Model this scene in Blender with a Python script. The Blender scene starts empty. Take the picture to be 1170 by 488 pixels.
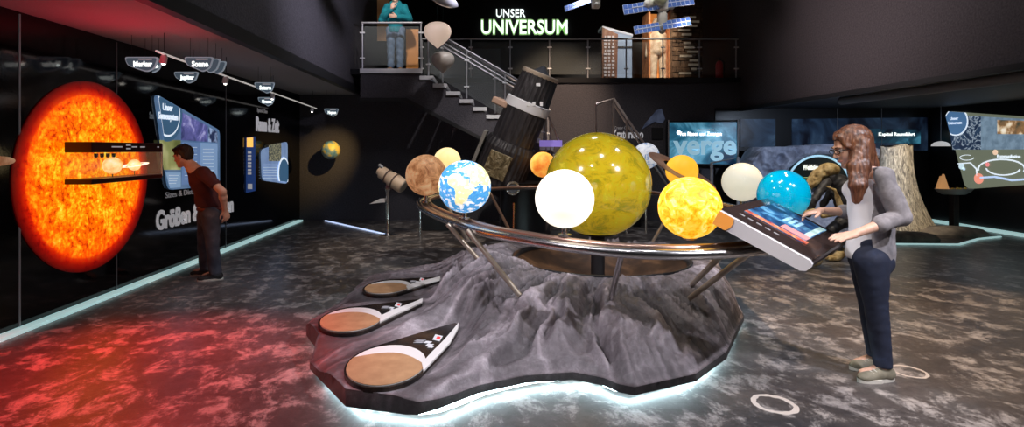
import bpy, math, random
import numpy as np
from mathutils import Vector, Matrix
from mathutils.geometry import delaunay_2d_cdt
import openvdb as vdb
random.seed(4)
PI = math.pi
C = bpy.context.scene.collection
F = 640.0; CX = 552.0; CY = 170.0; H = 1.55          # lens in pixels, vanishing point, eye height

def P(px, py, Y):                                     # a point in the room, Y metres in front of the camera
    return np.array([(px-CX)/F*Y, Y, H-(py-CY)/F*Y])
XL, XR, YB, ZU = -3.96, 9.6, 12.1, 3.08
def WL(px, py, off=0.0):                              # a point on the left wall
    x = XL+off; Y = F*x/(px-CX); return P(px, py, Y)
def WR(px, py, off=0.0):
    x = XR-off; Y = F*x/(px-CX); return P(px, py, Y)
def A(*v): return np.array(v, float)
def unit(v):
    v = np.array(v, float); return v/max(1e-9, np.linalg.norm(v))

# ---------------------------------------------------------------- materials
def new_mat(name):
    m = bpy.data.materials.new(name); m.use_nodes = True
    return m, m.node_tree.nodes, m.node_tree.links, m.node_tree.nodes['Principled BSDF']
def mat(name, col, rough=.5, metal=0, emis=0, ecol=None, coat=0, alpha=1, trans=0, bump=0, bscale=60, ior=1.45, spec=.5):
    m, N, L, b = new_mat(name)
    b.inputs['Base Color'].default_value = (*col, 1); b.inputs['Roughness'].default_value = rough
    b.inputs['Metallic'].default_value = metal; b.inputs['Coat Weight'].default_value = coat
    b.inputs['Transmission Weight'].default_value = trans; b.inputs['IOR'].default_value = ior
    b.inputs['Alpha'].default_value = alpha; b.inputs['Specular IOR Level'].default_value = spec
    if emis:
        b.inputs['Emission Color'].default_value = (*(ecol or col), 1); b.inputs['Emission Strength'].default_value = emis
    tc = N.new('ShaderNodeTexCoord'); n = N.new('ShaderNodeTexNoise'); n.inputs['Scale'].default_value = bscale; n.inputs['Detail'].default_value = 4
    L.new(tc.outputs['Object'], n.inputs['Vector'])
    bp = N.new('ShaderNodeBump'); bp.inputs['Strength'].default_value = bump or .02; bp.inputs['Distance'].default_value = .01
    L.new(n.outputs['Fac'], bp.inputs['Height']); L.new(bp.outputs['Normal'], b.inputs['Normal'])
    return m
def nmat(name, stops, scale=5, detail=6, dist=0, rough=.5, metal=0, emis=0, bump=0, coat=0, stretch=(1,1,1), nrough=.55, kind='noise', base=None, bdist=.02, spec=.5, loc=(0,0,0)):
    """noise -> colour ramp -> base colour and (when emis) emission"""
    m, N, L, b = new_mat(name)
    tc = N.new('ShaderNodeTexCoord'); mp = N.new('ShaderNodeMapping'); mp.inputs['Scale'].default_value = stretch; mp.inputs['Location'].default_value = loc
    L.new(tc.outputs['Object'], mp.inputs['Vector'])
    if kind == 'wave':
        n = N.new('ShaderNodeTexWave'); n.inputs['Scale'].default_value = scale; n.inputs['Distortion'].default_value = dist; n.inputs['Detail'].default_value = detail
    elif kind == 'voronoi':
        n = N.new('ShaderNodeTexVoronoi'); n.inputs['Scale'].default_value = scale
    else:
        n = N.new('ShaderNodeTexNoise'); n.inputs['Scale'].default_value = scale; n.inputs['Detail'].default_value = detail
        n.inputs['Distortion'].default_value = dist; n.inputs['Roughness'].default_value = nrough
    L.new(mp.outputs['Vector'], n.inputs['Vector'])
    fac = n.outputs['Distance'] if kind == 'voronoi' else n.outputs['Fac']
    r = N.new('ShaderNodeValToRGB'); e = r.color_ramp.elements
    e[0].position, e[0].color = stops[0][0], (*stops[0][1], 1); e[1].position, e[1].color = stops[-1][0], (*stops[-1][1], 1)
    for p, c in stops[1:-1]:
        q = e.new(p); q.color = (*c, 1)
    L.new(fac, r.inputs['Fac'])
    if base is None: L.new(r.outputs['Color'], b.inputs['Base Color'])
    else: b.inputs['Base Color'].default_value = (*base, 1)
    b.inputs['Roughness'].default_value = rough; b.inputs['Metallic'].default_value = metal; b.inputs['Coat Weight'].default_value = coat
    b.inputs['Specular IOR Level'].default_value = spec
    if emis:
        L.new(r.outputs['Color'], b.inputs['Emission Color']); b.inputs['Emission Strength'].default_value = emis
    if bump:
        bp = N.new('ShaderNodeBump'); bp.inputs['Strength'].default_value = bump; bp.inputs['Distance'].default_value = bdist
        L.new(fac, bp.inputs['Height']); L.new(bp.outputs['Normal'], b.inputs['Normal'])
    return m

M = {}
M['black'] = mat('black_paint', (.008,.008,.010), .55)
M['satin_black'] = mat('satin_black', (.012,.012,.014), .3)
M['plaster'] = nmat('dark_speckled_plaster', [(.3,(.04,.037,.045)),(.7,(.078,.072,.085))], 40, 8, rough=.9, bump=.5)
M['plaster_r'] = nmat('dark_brown_plaster', [(.3,(.035,.03,.034)),(.7,(.07,.058,.064))], 40, 8, rough=.9, bump=.5)
M['steel'] = mat('brushed_steel', (.62,.6,.6), .25, 1)
M['rail_steel'] = mat('rail_steel', (.42,.42,.45), .5, .6)
M['copper'] = mat('copper_tube', (.55,.36,.28), .3, .9)
M['white'] = mat('white_lacquer', (.8,.79,.8), .35)
M['pale'] = mat('pale_step_edge', (.75,.75,.78), .5)
M['glass'] = mat('clear_glass', (.6,.65,.65), .02, alpha=.06, spec=.6)
M['led'] = mat('cyan_led', (.8,1,1), .5, emis=22, ecol=(.66,.93,1))
M['led_soft'] = mat('cyan_led_soft', (.8,1,1), .5, emis=.55, ecol=(.5,.80,.80))
M['letter'] = mat('pale_letters', (.55,.55,.58), .5, emis=.28, ecol=(.8,.78,.82))
M['letter_dim'] = mat('dim_letters', (.35,.35,.38), .5, emis=.1, ecol=(.8,.78,.82))
M['letter_lit'] = mat('lit_letters', (.9,.9,.9), .5, emis=1.4, ecol=(.9,1,.96))
M['skin'] = nmat('skin', [(.3,(.62,.36,.26)),(.7,(.72,.45,.34))], 20, 3, rough=.5)
M['concrete'] = nmat('grey_panel', [(.3,(.1,.12,.15)),(.7,(.16,.19,.23))], 3, 5, rough=.7)

# ---------------------------------------------------------------- mesh building
class MB:
    def __init__(s): s.v = []; s.f = []; s.n = 0
    def add(s, v, f):
        v = np.asarray(v, float); s.v.append(v); s.f += [tuple(int(i)+s.n for i in q) for q in f]; s.n += len(v); return s
    def box(s, c, size, R=None, bev=0):
        x, y, z = np.array(size)/2.0
        if bev and min(x, y, z) > bev:
            vs = []
            for sx in (-1,1):
                for sy in (-1,1):
                    for sz in (-1,1):
                        vs += [(sx*(x-bev), sy*(y-bev), sz*z), (sx*(x-bev), sy*y, sz*(z-bev)), (sx*x, sy*(y-bev), sz*(z-bev))]
            import bmesh
            bm = bmesh.new(); [bm.verts.new(q) for q in vs]; bmesh.ops.convex_hull(bm, input=bm.verts)
            bm.verts.index_update(); V = [tuple(q.co) for q in bm.verts]; Fc = [[q.index for q in f.verts] for f in bm.faces]; bm.free()
            V = np.array(V)
        else:
            V = np.array([(a,b,d) for a in (-x,x) for b in (-y,y) for d in (-z,z)])
            Fc = [(0,1,3,2),(4,6,7,5),(0,4,5,1),(2,3,7,6),(0,2,6,4),(1,5,7,3)]
        if R is not None: V = V @ np.array(R).T
        return s.add(V+np.array(c, float), Fc)
    def bbox(s, lo, hi, bev=0):
        lo = np.array(lo, float); hi = np.array(hi, float); return s.box((lo+hi)/2, hi-lo, bev=bev)
    def rings(s, rings, cap=True, closed=False):
        n = len(rings[0]); V = np.concatenate(rings); Fc = []
        k = len(rings)
        for i in range(k if closed else k-1):
            a = i*n; b = ((i+1) % k)*n
            for j in range(n):
                j2 = (j+1) % n; Fc.append((a+j, a+j2, b+j2, b+j))
        if cap and not closed:
            Fc.append(tuple(range(n))[::-1]); Fc.append(tuple((k-1)*n+j for j in range(n)))
        return s.add(V, Fc)
    def tube(s, pts, r, seg=10, closed=False, flat=None):
        pts = np.array(pts, float); k = len(pts); R = []
        rs = np.ones(k)*r if np.isscalar(r) else np.array(r, float)
        prev = None
        for i in range(k):
            if closed: t = unit(pts[(i+1) % k]-pts[i-1])
            else: t = unit(pts[min(i+1,k-1)]-pts[max(i-1,0)])
            u = np.cross(t, (0,0,1)) if abs(t[2]) < .9 else np.cross(t, (1,0,0))
            if prev is not None and not closed:
                u = prev - t*np.dot(prev, t)
            u = unit(u); prev = u; w = np.cross(u, t)
            a = np.linspace(0, 2*PI, seg, endpoint=False)
            fl = flat or (1,1)
            R.append(pts[i] + rs[i]*(np.outer(np.cos(a)*fl[0], u)+np.outer(np.sin(a)*fl[1], w)))
        return s.rings(R, cap=not closed, closed=closed)
    def lathe(s, prof, o=(0,0,0), axis=(0,0,1), seg=32, cap=True):
        ax = unit(axis); u = unit(np.cross(ax, (0,1,0)) if abs(ax[1]) < .9 else np.cross(ax, (1,0,0))); w = np.cross(ax, u)
        a = np.linspace(0, 2*PI, seg, endpoint=False); o = np.array(o, float)
        return s.rings([o+ax*h+max(r,1e-4)*(np.outer(np.cos(a), u)+np.outer(np.sin(a), w)) for r, h in prof], cap=cap)
    def sphere(s, c, r, seg=40, R=None):
        n = seg//2; r = np.ones(3)*r
        rg = []
        for i in range(n+1):
            t = PI*i/n; a = np.linspace(0, 2*PI, seg, endpoint=False); q = max(math.sin(t), 1e-3)
            V = np.stack([q*np.cos(a)*r[0], q*np.sin(a)*r[1], -np.cos(t)*r[2]*np.ones(seg)], 1)
            if R is not None: V = V @ np.array(R).T
            rg.append(V+np.array(c, float))
        return s.rings(rg)
    def prism(s, poly, d):
        """planar polygon (3D points) extruded by vector d"""
        p = np.array(poly, float); n = len(p); d = np.array(d, float)
        Fc = [tuple(range(n)), tuple(range(2*n-1, n-1, -1))]+[(i, n+i, n+(i+1) % n, (i+1) % n) for i in range(n)]
        return s.add(np.concatenate([p, p+d]), Fc)

def origin_of(o):
    while o.parent: o = o.parent
    return np.array(o.location)
def link(o, parent=None, label=None, cat=None, group=None, kind=None):
    if o.name not in C.objects: C.objects.link(o)
    if parent is not None: o.parent = parent
    if label: o['label'] = label
    if cat: o['category'] = cat
    if group: o['group'] = group
    if kind: o['kind'] = kind
    return o
def put(mb, name, m, parent=None, smooth=False, loc=None, fixn=True, **k):
    """world-space mesh; local origin = the thing's base"""
    V = np.concatenate(mb.v)
    o0 = origin_of(parent) if parent is not None else (np.array(loc, float) if loc is not None else np.array([V[:,0].mean(), V[:,1].mean(), V[:,2].min()]))
    me = bpy.data.meshes.new(name); me.from_pydata((V-o0).tolist(), [], mb.f); me.update()
    if fixn and len(mb.f) < 60000:
        import bmesh
        bm = bmesh.new(); bm.from_mesh(me); bmesh.ops.recalc_face_normals(bm, faces=bm.faces); bm.to_mesh(me); bm.free()
    if m is not None: me.materials.append(m)
    if smooth:
        me.polygons.foreach_set('use_smooth', [True]*len(me.polygons))
        if smooth != 'all':
            try: me.set_sharp_from_angle(angle=math.radians(38))
            except Exception: pass
    o = bpy.data.objects.new(name, me)
    if parent is None: o.location = o0
    return link(o, parent, **k)
def thing(name, label, cat, loc, group=None):
    o = bpy.data.objects.new(name, None); o.location = tuple(float(q) for q in loc); o.empty_display_size = .1
    return link(o, None, label, cat, group)
def struct(name, mb, m, **k): return put(mb, name, m, kind='structure', **k)

def text_mb(s, o, xd, ud, width=None, height=.1, bold=.0, ext=.004, center=False):
    cu = bpy.data.curves.new('t', 'FONT'); cu.body = s; cu.size = 1; cu.offset = bold; cu.extrude = .5; cu.resolution_u = 3
    ob = bpy.data.objects.new('t', cu); C.objects.link(ob); bpy.context.view_layer.update()
    me = bpy.data.meshes.new_from_object(ob.evaluated_get(bpy.context.evaluated_depsgraph_get()))
    n = len(me.vertices); V = np.zeros(n*3); me.vertices.foreach_get('co', V); V = V.reshape(-1,3)
    Fc = [tuple(p.vertices) for p in me.polygons]
    bpy.data.objects.remove(ob); bpy.data.curves.remove(cu); bpy.data.meshes.remove(me)
    V[:,0] -= V[:,0].min(); sx = V[:,0].max()
    k = height/.72
    w = width if width else sx*k
    xd = unit(xd); ud = unit(ud); nd = np.cross(xd, ud)
    X = V[:,0]/sx*w - (w/2 if center else 0)
    W = np.array(o, float)+np.outer(X, xd)+np.outer(V[:,1]*k, ud)+np.outer(V[:,2]*2*ext, nd)
    return MB().add(W, Fc)

# ---------------------------------------------------------------- numpy noise
_rng = np.random.RandomState(7); _T = _rng.rand(256,256)
def vnoise(x, y):
    xi = np.floor(x).astype(int); yi = np.floor(y).astype(int); fx = x-xi; fy = y-yi
    fx = fx*fx*fx*(fx*(6*fx-15)+10); fy = fy*fy*fy*(fy*(6*fy-15)+10)
    g = lambda a, b: _T[a % 256, b % 256]
    return (g(xi,yi)*(1-fx)+g(xi+1,yi)*fx)*(1-fy)+(g(xi,yi+1)*(1-fx)+g(xi+1,yi+1)*fx)*fy
def crest(x, y, oct=2, lac=2.3, gain=.45):            # sharp-crested spurs with broad flanks
    s = 0; a = 1; t = 0
    for i in range(oct):
        s = s+a*(1-np.abs(2*vnoise(x+13.7*i, y+4.1*i)-1)**.8); t += a; a *= gain; x = x*lac; y = y*lac*.8
    return s/t
def ridged(x, y, oct=5, lac=2.1, gain=.5):
    s = 0; a = 1; t = 0
    for i in range(oct):
        n = 1-np.abs(2*vnoise(x+17.3*i, y+9.1*i)-1); s = s+a*n*n; t += a; a *= gain; x = x*lac; y = y*lac
    return s/t
def fbm(x, y, oct=5):
    s = 0; a = 1; t = 0
    for i in range(oct): s = s+a*vnoise(x+5.3*i, y+3.7*i); t += a; a *= .5; x = x*2.03; y = y*2.03
    return s/t

# ---------------------------------------------------------------- signed-distance sculpting
class Vol:
    def __init__(s, lo, hi, h):
        s.lo = np.array(lo, float); s.h = h; s.n = np.ceil((np.array(hi)-s.lo)/h).astype(int)+1
        s.ax = [s.lo[i]+h*np.arange(s.n[i]) for i in range(3)]
        s.d = np.full(s.n, .08, np.float32)
    def win(s, lo, hi):
        a = np.clip(((np.array(lo)-s.lo)/s.h).astype(int), 0, s.n-1); b = np.clip(np.ceil((np.array(hi)-s.lo)/s.h).astype(int)+1, 1, s.n)
        sl = tuple(slice(int(a[i]), int(max(b[i], a[i]+1))) for i in range(3))
        X, Y, Z = np.meshgrid(*[s.ax[i][sl[i]] for i in range(3)], indexing='ij')
        return sl, X, Y, Z
    def blend(s, sl, e, k, sub=False):
        d = s.d[sl]
        if sub:
            if k <= 0: s.d[sl] = np.maximum(d, -e)
            else:
                q = np.clip(.5-.5*(d+e)/k, 0, 1); s.d[sl] = d*(1-q)+(-e)*q+k*q*(1-q)
        else:
            if k <= 0: s.d[sl] = np.minimum(d, e)
            else:
                q = np.clip(.5+.5*(d-e)/k, 0, 1); s.d[sl] = d*(1-q)+e*q-k*q*(1-q)
    def cap(s, a, b, ra, rb=None, k=.015, sub=False):
        rb = ra if rb is None else rb; a = np.array(a, float); b = np.array(b, float); m = max(ra, rb)+k+.035
        sl, X, Y, Z = s.win(np.minimum(a,b)-m, np.maximum(a,b)+m)
        ab = b-a; L2 = max(1e-9, ab@ab)
        t = np.clip(((X-a[0])*ab[0]+(Y-a[1])*ab[1]+(Z-a[2])*ab[2])/L2, 0, 1)
        e = np.sqrt((X-a[0]-t*ab[0])**2+(Y-a[1]-t*ab[1])**2+(Z-a[2]-t*ab[2])**2)-(ra+(rb-ra)*t)
        s.blend(sl, e, k, sub)
    def ell(s, c, r, R=None, k=.015, sub=False):
        c = np.array(c, float); r = np.array(r, float); R = np.eye(3) if R is None else np.array(R)
        ex = np.sqrt(((R*r)**2).sum(1))+k+.035
        sl, X, Y, Z = s.win(c-ex, c+ex)
        D = np.stack([X-c[0], Y-c[1], Z-c[2]], -1) @ R
        k0 = np.sqrt(((D/r)**2).sum(-1)); k1 = np.sqrt(((D/r**2)**2).sum(-1))+1e-9
        s.blend(sl, k0*(k0-1)/k1, k, sub)
    def chain(s, pts, rs, k=.02):
        for i in range(len(pts)-1): s.cap(pts[i], pts[i+1], rs[i], rs[i+1], k)
    def plane_cut(s, o, n):                            # removes the side the normal points to
        X, Y, Z = np.meshgrid(*s.ax, indexing='ij', sparse=True)
        e = (X-o[0])*n[0]+(Y-o[1])*n[1]+(Z-o[2])*n[2]
        s.d = np.maximum(s.d, e.astype(np.float32))
    def fold(s, amp, f, dirn=(0,0,1), f2=None):
        X, Y, Z = np.meshgrid(*s.ax, indexing='ij', sparse=True); f2 = f2 or f*.6
        q = X*dirn[0]+Y*dirn[1]+Z*dirn[2]
        s.d = s.d+(amp*np.sin(q*f+2.2*np.sin(X*f2+1)+1.7*np.sin(Y*f2*1.3+Z*f2*.5))).astype(np.float32)
    def mb(s):
        g = vdb.FloatGrid(.08); g.copyFromArray(np.ascontiguousarray(s.d))
        p, q = g.convertToQuads(isovalue=0.0); p = np.array(p, float)*s.h+s.lo
        q = np.array(q)[:, ::-1]
        a, b, c = p[q[:,0]], p[q[:,1]], p[q[:,2]]; c2 = p[q[:,3]]
        vol = (np.einsum('ij,ij->i', a, np.cross(b, c)).sum()+np.einsum('ij,ij->i', a, np.cross(c, c2)).sum())
        if vol < 0: q = q[:, ::-1]
        return MB().add(p, q.tolist())
def frame(f, u=(0,0,1)):
    """columns = forward, left, up"""
    f = unit(f); l = unit(np.cross(u, f)); return np.stack([f, l, np.cross(f, l)], 1)
# ================================================================ THE ROOM
def floor_material():
    m, N, L, b = new_mat('moon_print_floor')
    tc = N.new('ShaderNodeTexCoord')
    def noise(scale, det, dist, rg=.6, st=(1,1,1)):
        mp = N.new('ShaderNodeMapping'); mp.inputs['Scale'].default_value = st; L.new(tc.outputs['Object'], mp.inputs['Vector'])
        n = N.new('ShaderNodeTexNoise'); n.inputs['Scale'].default_value = scale; n.inputs['Detail'].default_value = det
        n.inputs['Distortion'].default_value = dist; n.inputs['Roughness'].default_value = rg; L.new(mp.outputs['Vector'], n.inputs['Vector']); return n
    def ramp(f, stops):
        r = N.new('ShaderNodeValToRGB'); e = r.color_ramp.elements; e[0].position, e[0].color = stops[0][0], (*stops[0][1],1); e[1].position, e[1].color = stops[-1][0], (*stops[-1][1],1)
        for p, c in stops[1:-1]: e.new(p).color = (*c,1)
        L.new(f, r.inputs['Fac']); return r
    def mix(f, a, c, t='MIX'):
        x = N.new('ShaderNodeMix'); x.data_type = 'RGBA'; x.blend_type = t
        if hasattr(f, 'links'): L.new(f, x.inputs[0])
        else: x.inputs[0].default_value = f
        L.new(a, x.inputs[6])
        if hasattr(c, 'links'): L.new(c, x.inputs[7])
        else: x.inputs[7].default_value = (*c,1)
        return x.outputs[2]
    big = noise(.55, 4, .5); base = ramp(big.outputs['Fac'], [(.3,(.04,.038,.042)),(.5,(.095,.08,.075)),(.7,(.11,.12,.13))])
    mid = noise(4.2, 12, .35, .78, (1,.8,1)); pat = ramp(mid.outputs['Fac'], [(.495,(0,0,0)),(.535,(.25,.25,.25)),(.56,(.6,.6,.6)),(.65,(1,1,1))])
    fine = noise(14, 8, .6, .75); fr = ramp(fine.outputs['Fac'], [(.42,(0,0,0)),(.58,(1,1,1))])
    c1 = mix(pat.outputs['Color'], base.outputs['Color'], (.47,.43,.41))
    c2 = mix(fr.outputs['Color'], c1, (.22,.21,.21), 'MULTIPLY')
    mm = N.new('ShaderNodeMix'); mm.data_type = 'RGBA'; mm.inputs[0].default_value = .35; L.new(c1, mm.inputs[6]); L.new(c2, mm.inputs[7])
    # two pale printed crater rings
    col = mm.outputs[2]
    for (cx, cy, r, w) in ((1.77,3.40,.115,.03),(2.96,3.9,.105,.022)):
        d = N.new('ShaderNodeVectorMath'); d.operation = 'DISTANCE'; d.inputs[1].default_value = (cx, cy, 0)
        nn = N.new('ShaderNodeVectorMath'); nn.operation = 'MULTIPLY_ADD'; nn.inputs[1].default_value = (.05,.05,0); nn.inputs[2].default_value = (-.025,-.025,0)
        n2 = noise(9, 2, 0); L.new(n2.outputs['Color'], nn.inputs[0])
        ad = N.new('ShaderNodeVectorMath'); ad.operation = 'ADD'; L.new(tc.outputs['Object'], ad.inputs[0]); L.new(nn.outputs[0], ad.inputs[1]); L.new(ad.outputs[0], d.inputs[0])
        s = N.new('ShaderNodeMath'); s.operation = 'SUBTRACT'; s.inputs[1].default_value = r; L.new(d.outputs['Value'], s.inputs[0])
        a = N.new('ShaderNodeMath'); a.operation = 'ABSOLUTE'; L.new(s.outputs[0], a.inputs[0])
        q = N.new('ShaderNodeMath'); q.operation = 'LESS_THAN'; q.inputs[1].default_value = w/2; L.new(a.outputs[0], q.inputs[0])
        col = mix(q.outputs[0], col, (.62,.55,.5))
    L.new(col, b.inputs['Base Color'])
    rr = N.new('ShaderNodeMapRange'); rr.inputs['To Min'].default_value = .22; rr.inputs['To Max'].default_value = .42; L.new(fine.outputs['Fac'], rr.inputs['Value']); L.new(rr.outputs[0], b.inputs['Roughness'])
    bp = N.new('ShaderNodeBump'); bp.inputs['Strength'].default_value = .25; bp.inputs['Distance'].default_value = .01; L.new(mid.outputs['Fac'], bp.inputs['Height']); L.new(bp.outputs['Normal'], b.inputs['Normal'])
    b.inputs['Specular IOR Level'].default_value = .6
    return m
M['floor'] = floor_material()
M['gloss_black'] = mat('glossy_black_glass_wall', (.003,.003,.004), .07, spec=.5)
M['soffit'] = nmat('soffit_paint', [(.3,(.30,.28,.28)),(.7,(.36,.33,.33))], 60, 6, rough=.8, bump=.15)
M['dark_soffit'] = mat('dark_soffit_paint', (.02,.02,.022), .6)

put(MB().bbox((-4.1,-3.1,-.1),(9.75,12.25,0)), 'floor', M['floor'], kind='structure', loc=(0,0,0))
struct('wall_left', MB().bbox((-4.1,-3.1,0),(XL,12.1,2.78)), M['gloss_black'])
struct('ceiling_left', MB().bbox((XL-.14,-3.1,2.72),(-2.60,12.1,2.95)), M['soffit'])
struct('trim_left_fascia', MB().bbox((-2.60,-3.1,2.66),(-2.50,12.1,2.80)), M['black'])
struct('wall_left_upper', MB().bbox((-2.72,-3.1,2.80),(-2.55,15.6,6)), M['plaster'])
struct('wall_back', MB().bbox((-4.1,YB,0),(9.75,YB+.15,3.0)), M['plaster'])
struct('floor_gallery', MB().bbox((-2.55,YB-.04,2.97),(5.55,15.6,ZU)), M['satin_black'])
struct('wall_gallery_back', MB().bbox((-2.6,15.5,ZU),(5.7,15.65,6)), M['satin_black'])
struct('wall_right_upper', MB().bbox((5.55,-3.1,2.42),(5.7,15.6,6)), M['plaster_r'])
struct('ceiling_right', MB().bbox((5.7,-3.1,2.42),(9.75,12.1,2.6)), M['dark_soffit'])
struct('wall_right', MB().bbox((XR,-3.1,0),(9.75,12.1,2.42)), M['satin_black'])
struct('ceiling', MB().bbox((-2.72,-3.1,6),(5.7,15.65,6.1)), M['black'])
struct('wall_front', MB().bbox((-4.1,-3.2,0),(9.75,-3.1,6.1)), M['black'])
struct('wall_back_right', MB().bbox((5.0,YB-.05,0),(XR,YB,2.42)), M['satin_black'])
struct('trim_right_fascia', MB().bbox((5.50,-3.1,2.36),(5.60,12.05,2.43)), M['black'])
# light strips along the foot of the walls
struct('baseboard_left', MB().bbox((XL,-3.0,0),(XL+.10,12.0,.03)), M['led_soft'])
struct('baseboard_right', MB().bbox((XR-.14,-3.0,0),(XR,12.0,.05)), M['led_soft'])
p, q = P(372,251.5,12.0), P(440,268,10.1); p[2] = q[2] = .012
struct('trim_floor_light', MB().tube([p, q], .03, 6, flat=(1,.35)), mat('blue_floor_light', (.6,.75,1), emis=1.0, ecol=(.55,.68,1)))
# seams of the glass wall cladding
for k, (px, w) in enumerate(((22,.012),(133,.006),(258,.006))):
    Y = F*XL/(px-CX)
    struct('trim_left_seam_%d' % (k+1), MB().bbox((XL-.004,Y-w/2,.0),(XL+.008,Y+w/2,2.7)), mat('seam_%d' % k, (.25,.24,.26), .3, .5, emis=.03 if k == 0 else .005, ecol=(.8,.8,.85)))
# ventilation duct below the right soffit
t = put(MB().tube([(5.95,5.0,2.345),(5.95,9.3,2.345)], .065, 14), 'hanging_duct', mat('duct_grey', (.2,.2,.22), .5, .3), smooth=True, label='grey round duct running under the right ceiling soffit', cat='duct')

# ---- landing, stairs, gallery front
PX0, PX1, PYf = -2.36, -1.20, 10.75
struct('floor_landing', MB().bbox((PX0-.19,PYf,2.98),(PX1,YB-.04,ZU)), M['satin_black'])
struct('trim_landing_edge', MB().bbox((PX0,PYf-.03,ZU-.085),(PX1+.03,PYf,ZU+.005)), M['pale'])
st = thing('staircase', 'dark staircase with pale step ends going down from the landing', 'stairs', (PX1+1.5,11.2,0))
SX, SZ = .256, .150
stepm = mat('pale_step_face', (.6,.6,.62), .5)
NS = 14
for i in range(NS):
    x0 = PX1-.02+SX*i; z = ZU-SZ*(i+1)
    put(MB().bbox((x0,PYf-.02,z-.055),(x0+.27,PYf+1.15,z+.02), bev=.004), 'step', stepm, st)
xe = PX1+SX*NS; ze = ZU-SZ*NS
body = [A(PX0,PYf+.02,2.98), A(PX1,PYf+.02,2.98), A(xe,PYf+.02,ze-.1), A(xe+.8,PYf+.02,ze-.1), A(xe+.8,PYf+.02,ze-.5), A(xe+.05,PYf+.02,ze-.5), A(PX1-.3,PYf+.02,2.50), A(PX0,PYf+.02,2.50)]
put(MB().prism(body, (0,.05,0)), 'side_panel', M['plaster'], st)
put(MB().prism([A(PX0,PYf+.0,2.53), A(PX1-.28,PYf+.0,2.53), A(xe+.05,PYf,ze-.47), A(xe+.05,PYf,ze-.53), A(PX1-.30,PYf,2.46), A(PX0,PYf,2.46)], (0,.09,0)), 'lower_edge', M['black'], st)
put(MB().bbox((xe,PYf-.02,ze-.2),(xe+.8,PYf+1.15,ze-.12)), 'lower_landing', M['satin_black'], st)
put(MB().bbox((xe+.6,PYf+.4,0),(xe+.75,PYf+.6,ze-.2)), 'support', M['satin_black'], st)

def railing(label, pts, hts, posts, tube_z=(.0,), glass=True, name='railing', m=None, group=None, r=.021):
    """pts: plan line ends with floor height; hts rail height; posts: params 0..1"""
    a, b = map(np.array, pts); a = a.astype(float); b = b.astype(float); m = m or M['rail_steel']
    t = thing(name, label, 'railing', (a+b)/2, group)
    up = A(0,0,1)
    put(MB().tube([a+up*hts, b+up*hts], r, 10), 'top_rail', m, t, True)
    for dz in tube_z:
        if dz: put(MB().tube([a+up*(hts-dz), b+up*(hts-dz)], .013, 8), 'middle_rail', m, t, True)
    pp = [a+(b-a)*s for s in posts]
    for q in pp:
        o = put(MB().tube([q+up*.0, q+up*hts], .017, 8), 'post', m, t, True)
        for z in (.22, .72):
            put(MB().box(q+up*z*hts/.92+A(0,-.012,0), (.10,.025,.03), bev=.006), 'glass_clamp', M['pale'], o)
    if glass:
        for q0, q1 in zip(pp[:-1], pp[1:]):
            g = unit(q1-q0)*.03
            put(MB().prism([q0+g+up*.08, q1-g+up*.08, q1-g+up*(hts-.07), q0+g+up*(hts-.07)], (0,.01,0)), 'glass_panel', M['glass'], t)
    return t
railing('steel and glass railing on the landing where the visitor in teal stands', (A(PX0+.02,PYf+.05,ZU), A(PX1+.02,PYf+.05,ZU)), .90, (.012,.985))
railing('sloping steel and glass handrail beside the descending stairs', (A(PX1+.1,PYf+.05,ZU-.1), A(PX1+.1+SX*9,PYf+.05,ZU-.1-SZ*9)), .93, (.02,.34,.66,.985), (.0,.12,.2), name='stair_railing')
railing('sloping steel handrail on the wall side of the stairs', (A(PX1+.3,PYf+1.1,ZU-.1), A(PX1+.3+SX*9,PYf+1.1,ZU-.1-SZ*9)), .93, (.02,.5,.985), (.0,.15), glass=False, name='stair_railing')
gx = [(x-CX)/F*YB for x in (482,538,583,628,672,716,758,800,842)]
a0, b0 = gx[0], 5.53
railing('long steel and glass railing along the gallery below the lit lettering', (A(a0,YB+.04,ZU), A(b0,YB+.04,ZU)), .85, [(x-a0)/(b0-a0) for x in gx])

# ---- gallery contents
struct('wall_gallery_partition', MB().bbox((-1.05,13.6,ZU),(.42,13.7,3.98)), M['concrete'])
q = P(550,38.5,15.44)
sg = thing('neon_sign', 'glowing white lettering UNSER UNIVERSUM on the black gallery wall', 'sign', (q[0]+1.2,15.46,4.6))
put(text_mb('UNIVERSUM', (q[0],15.42,q[2]), (1,0,0), (0,0,1), 2.37, .385, .0, .02), 'letters', M['letter_lit'], sg)
q = P(567,19.5,15.44)
put(text_mb('UNSER', (q[0],15.42,q[2]), (1,0,0), (0,0,1), .80, .225, .0, .02), 'letters', M['letter_lit'], sg)
halo = None; _ = mat('greenish_tube', (.5,.9,.4), emis=2.2, ecol=(.55,1,.35))
q = P(550,38.5,15.44); put(text_mb('UNIVERSUM', (q[0]-.01,15.47,q[2]-.01), (1,0,0), (0,0,1), 2.39, .42, .035, .008), 'glow_letters', mat('green_glow', (.3,.5,.2), emis=.35, ecol=(.45,.8,.3)), sg)

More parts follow.
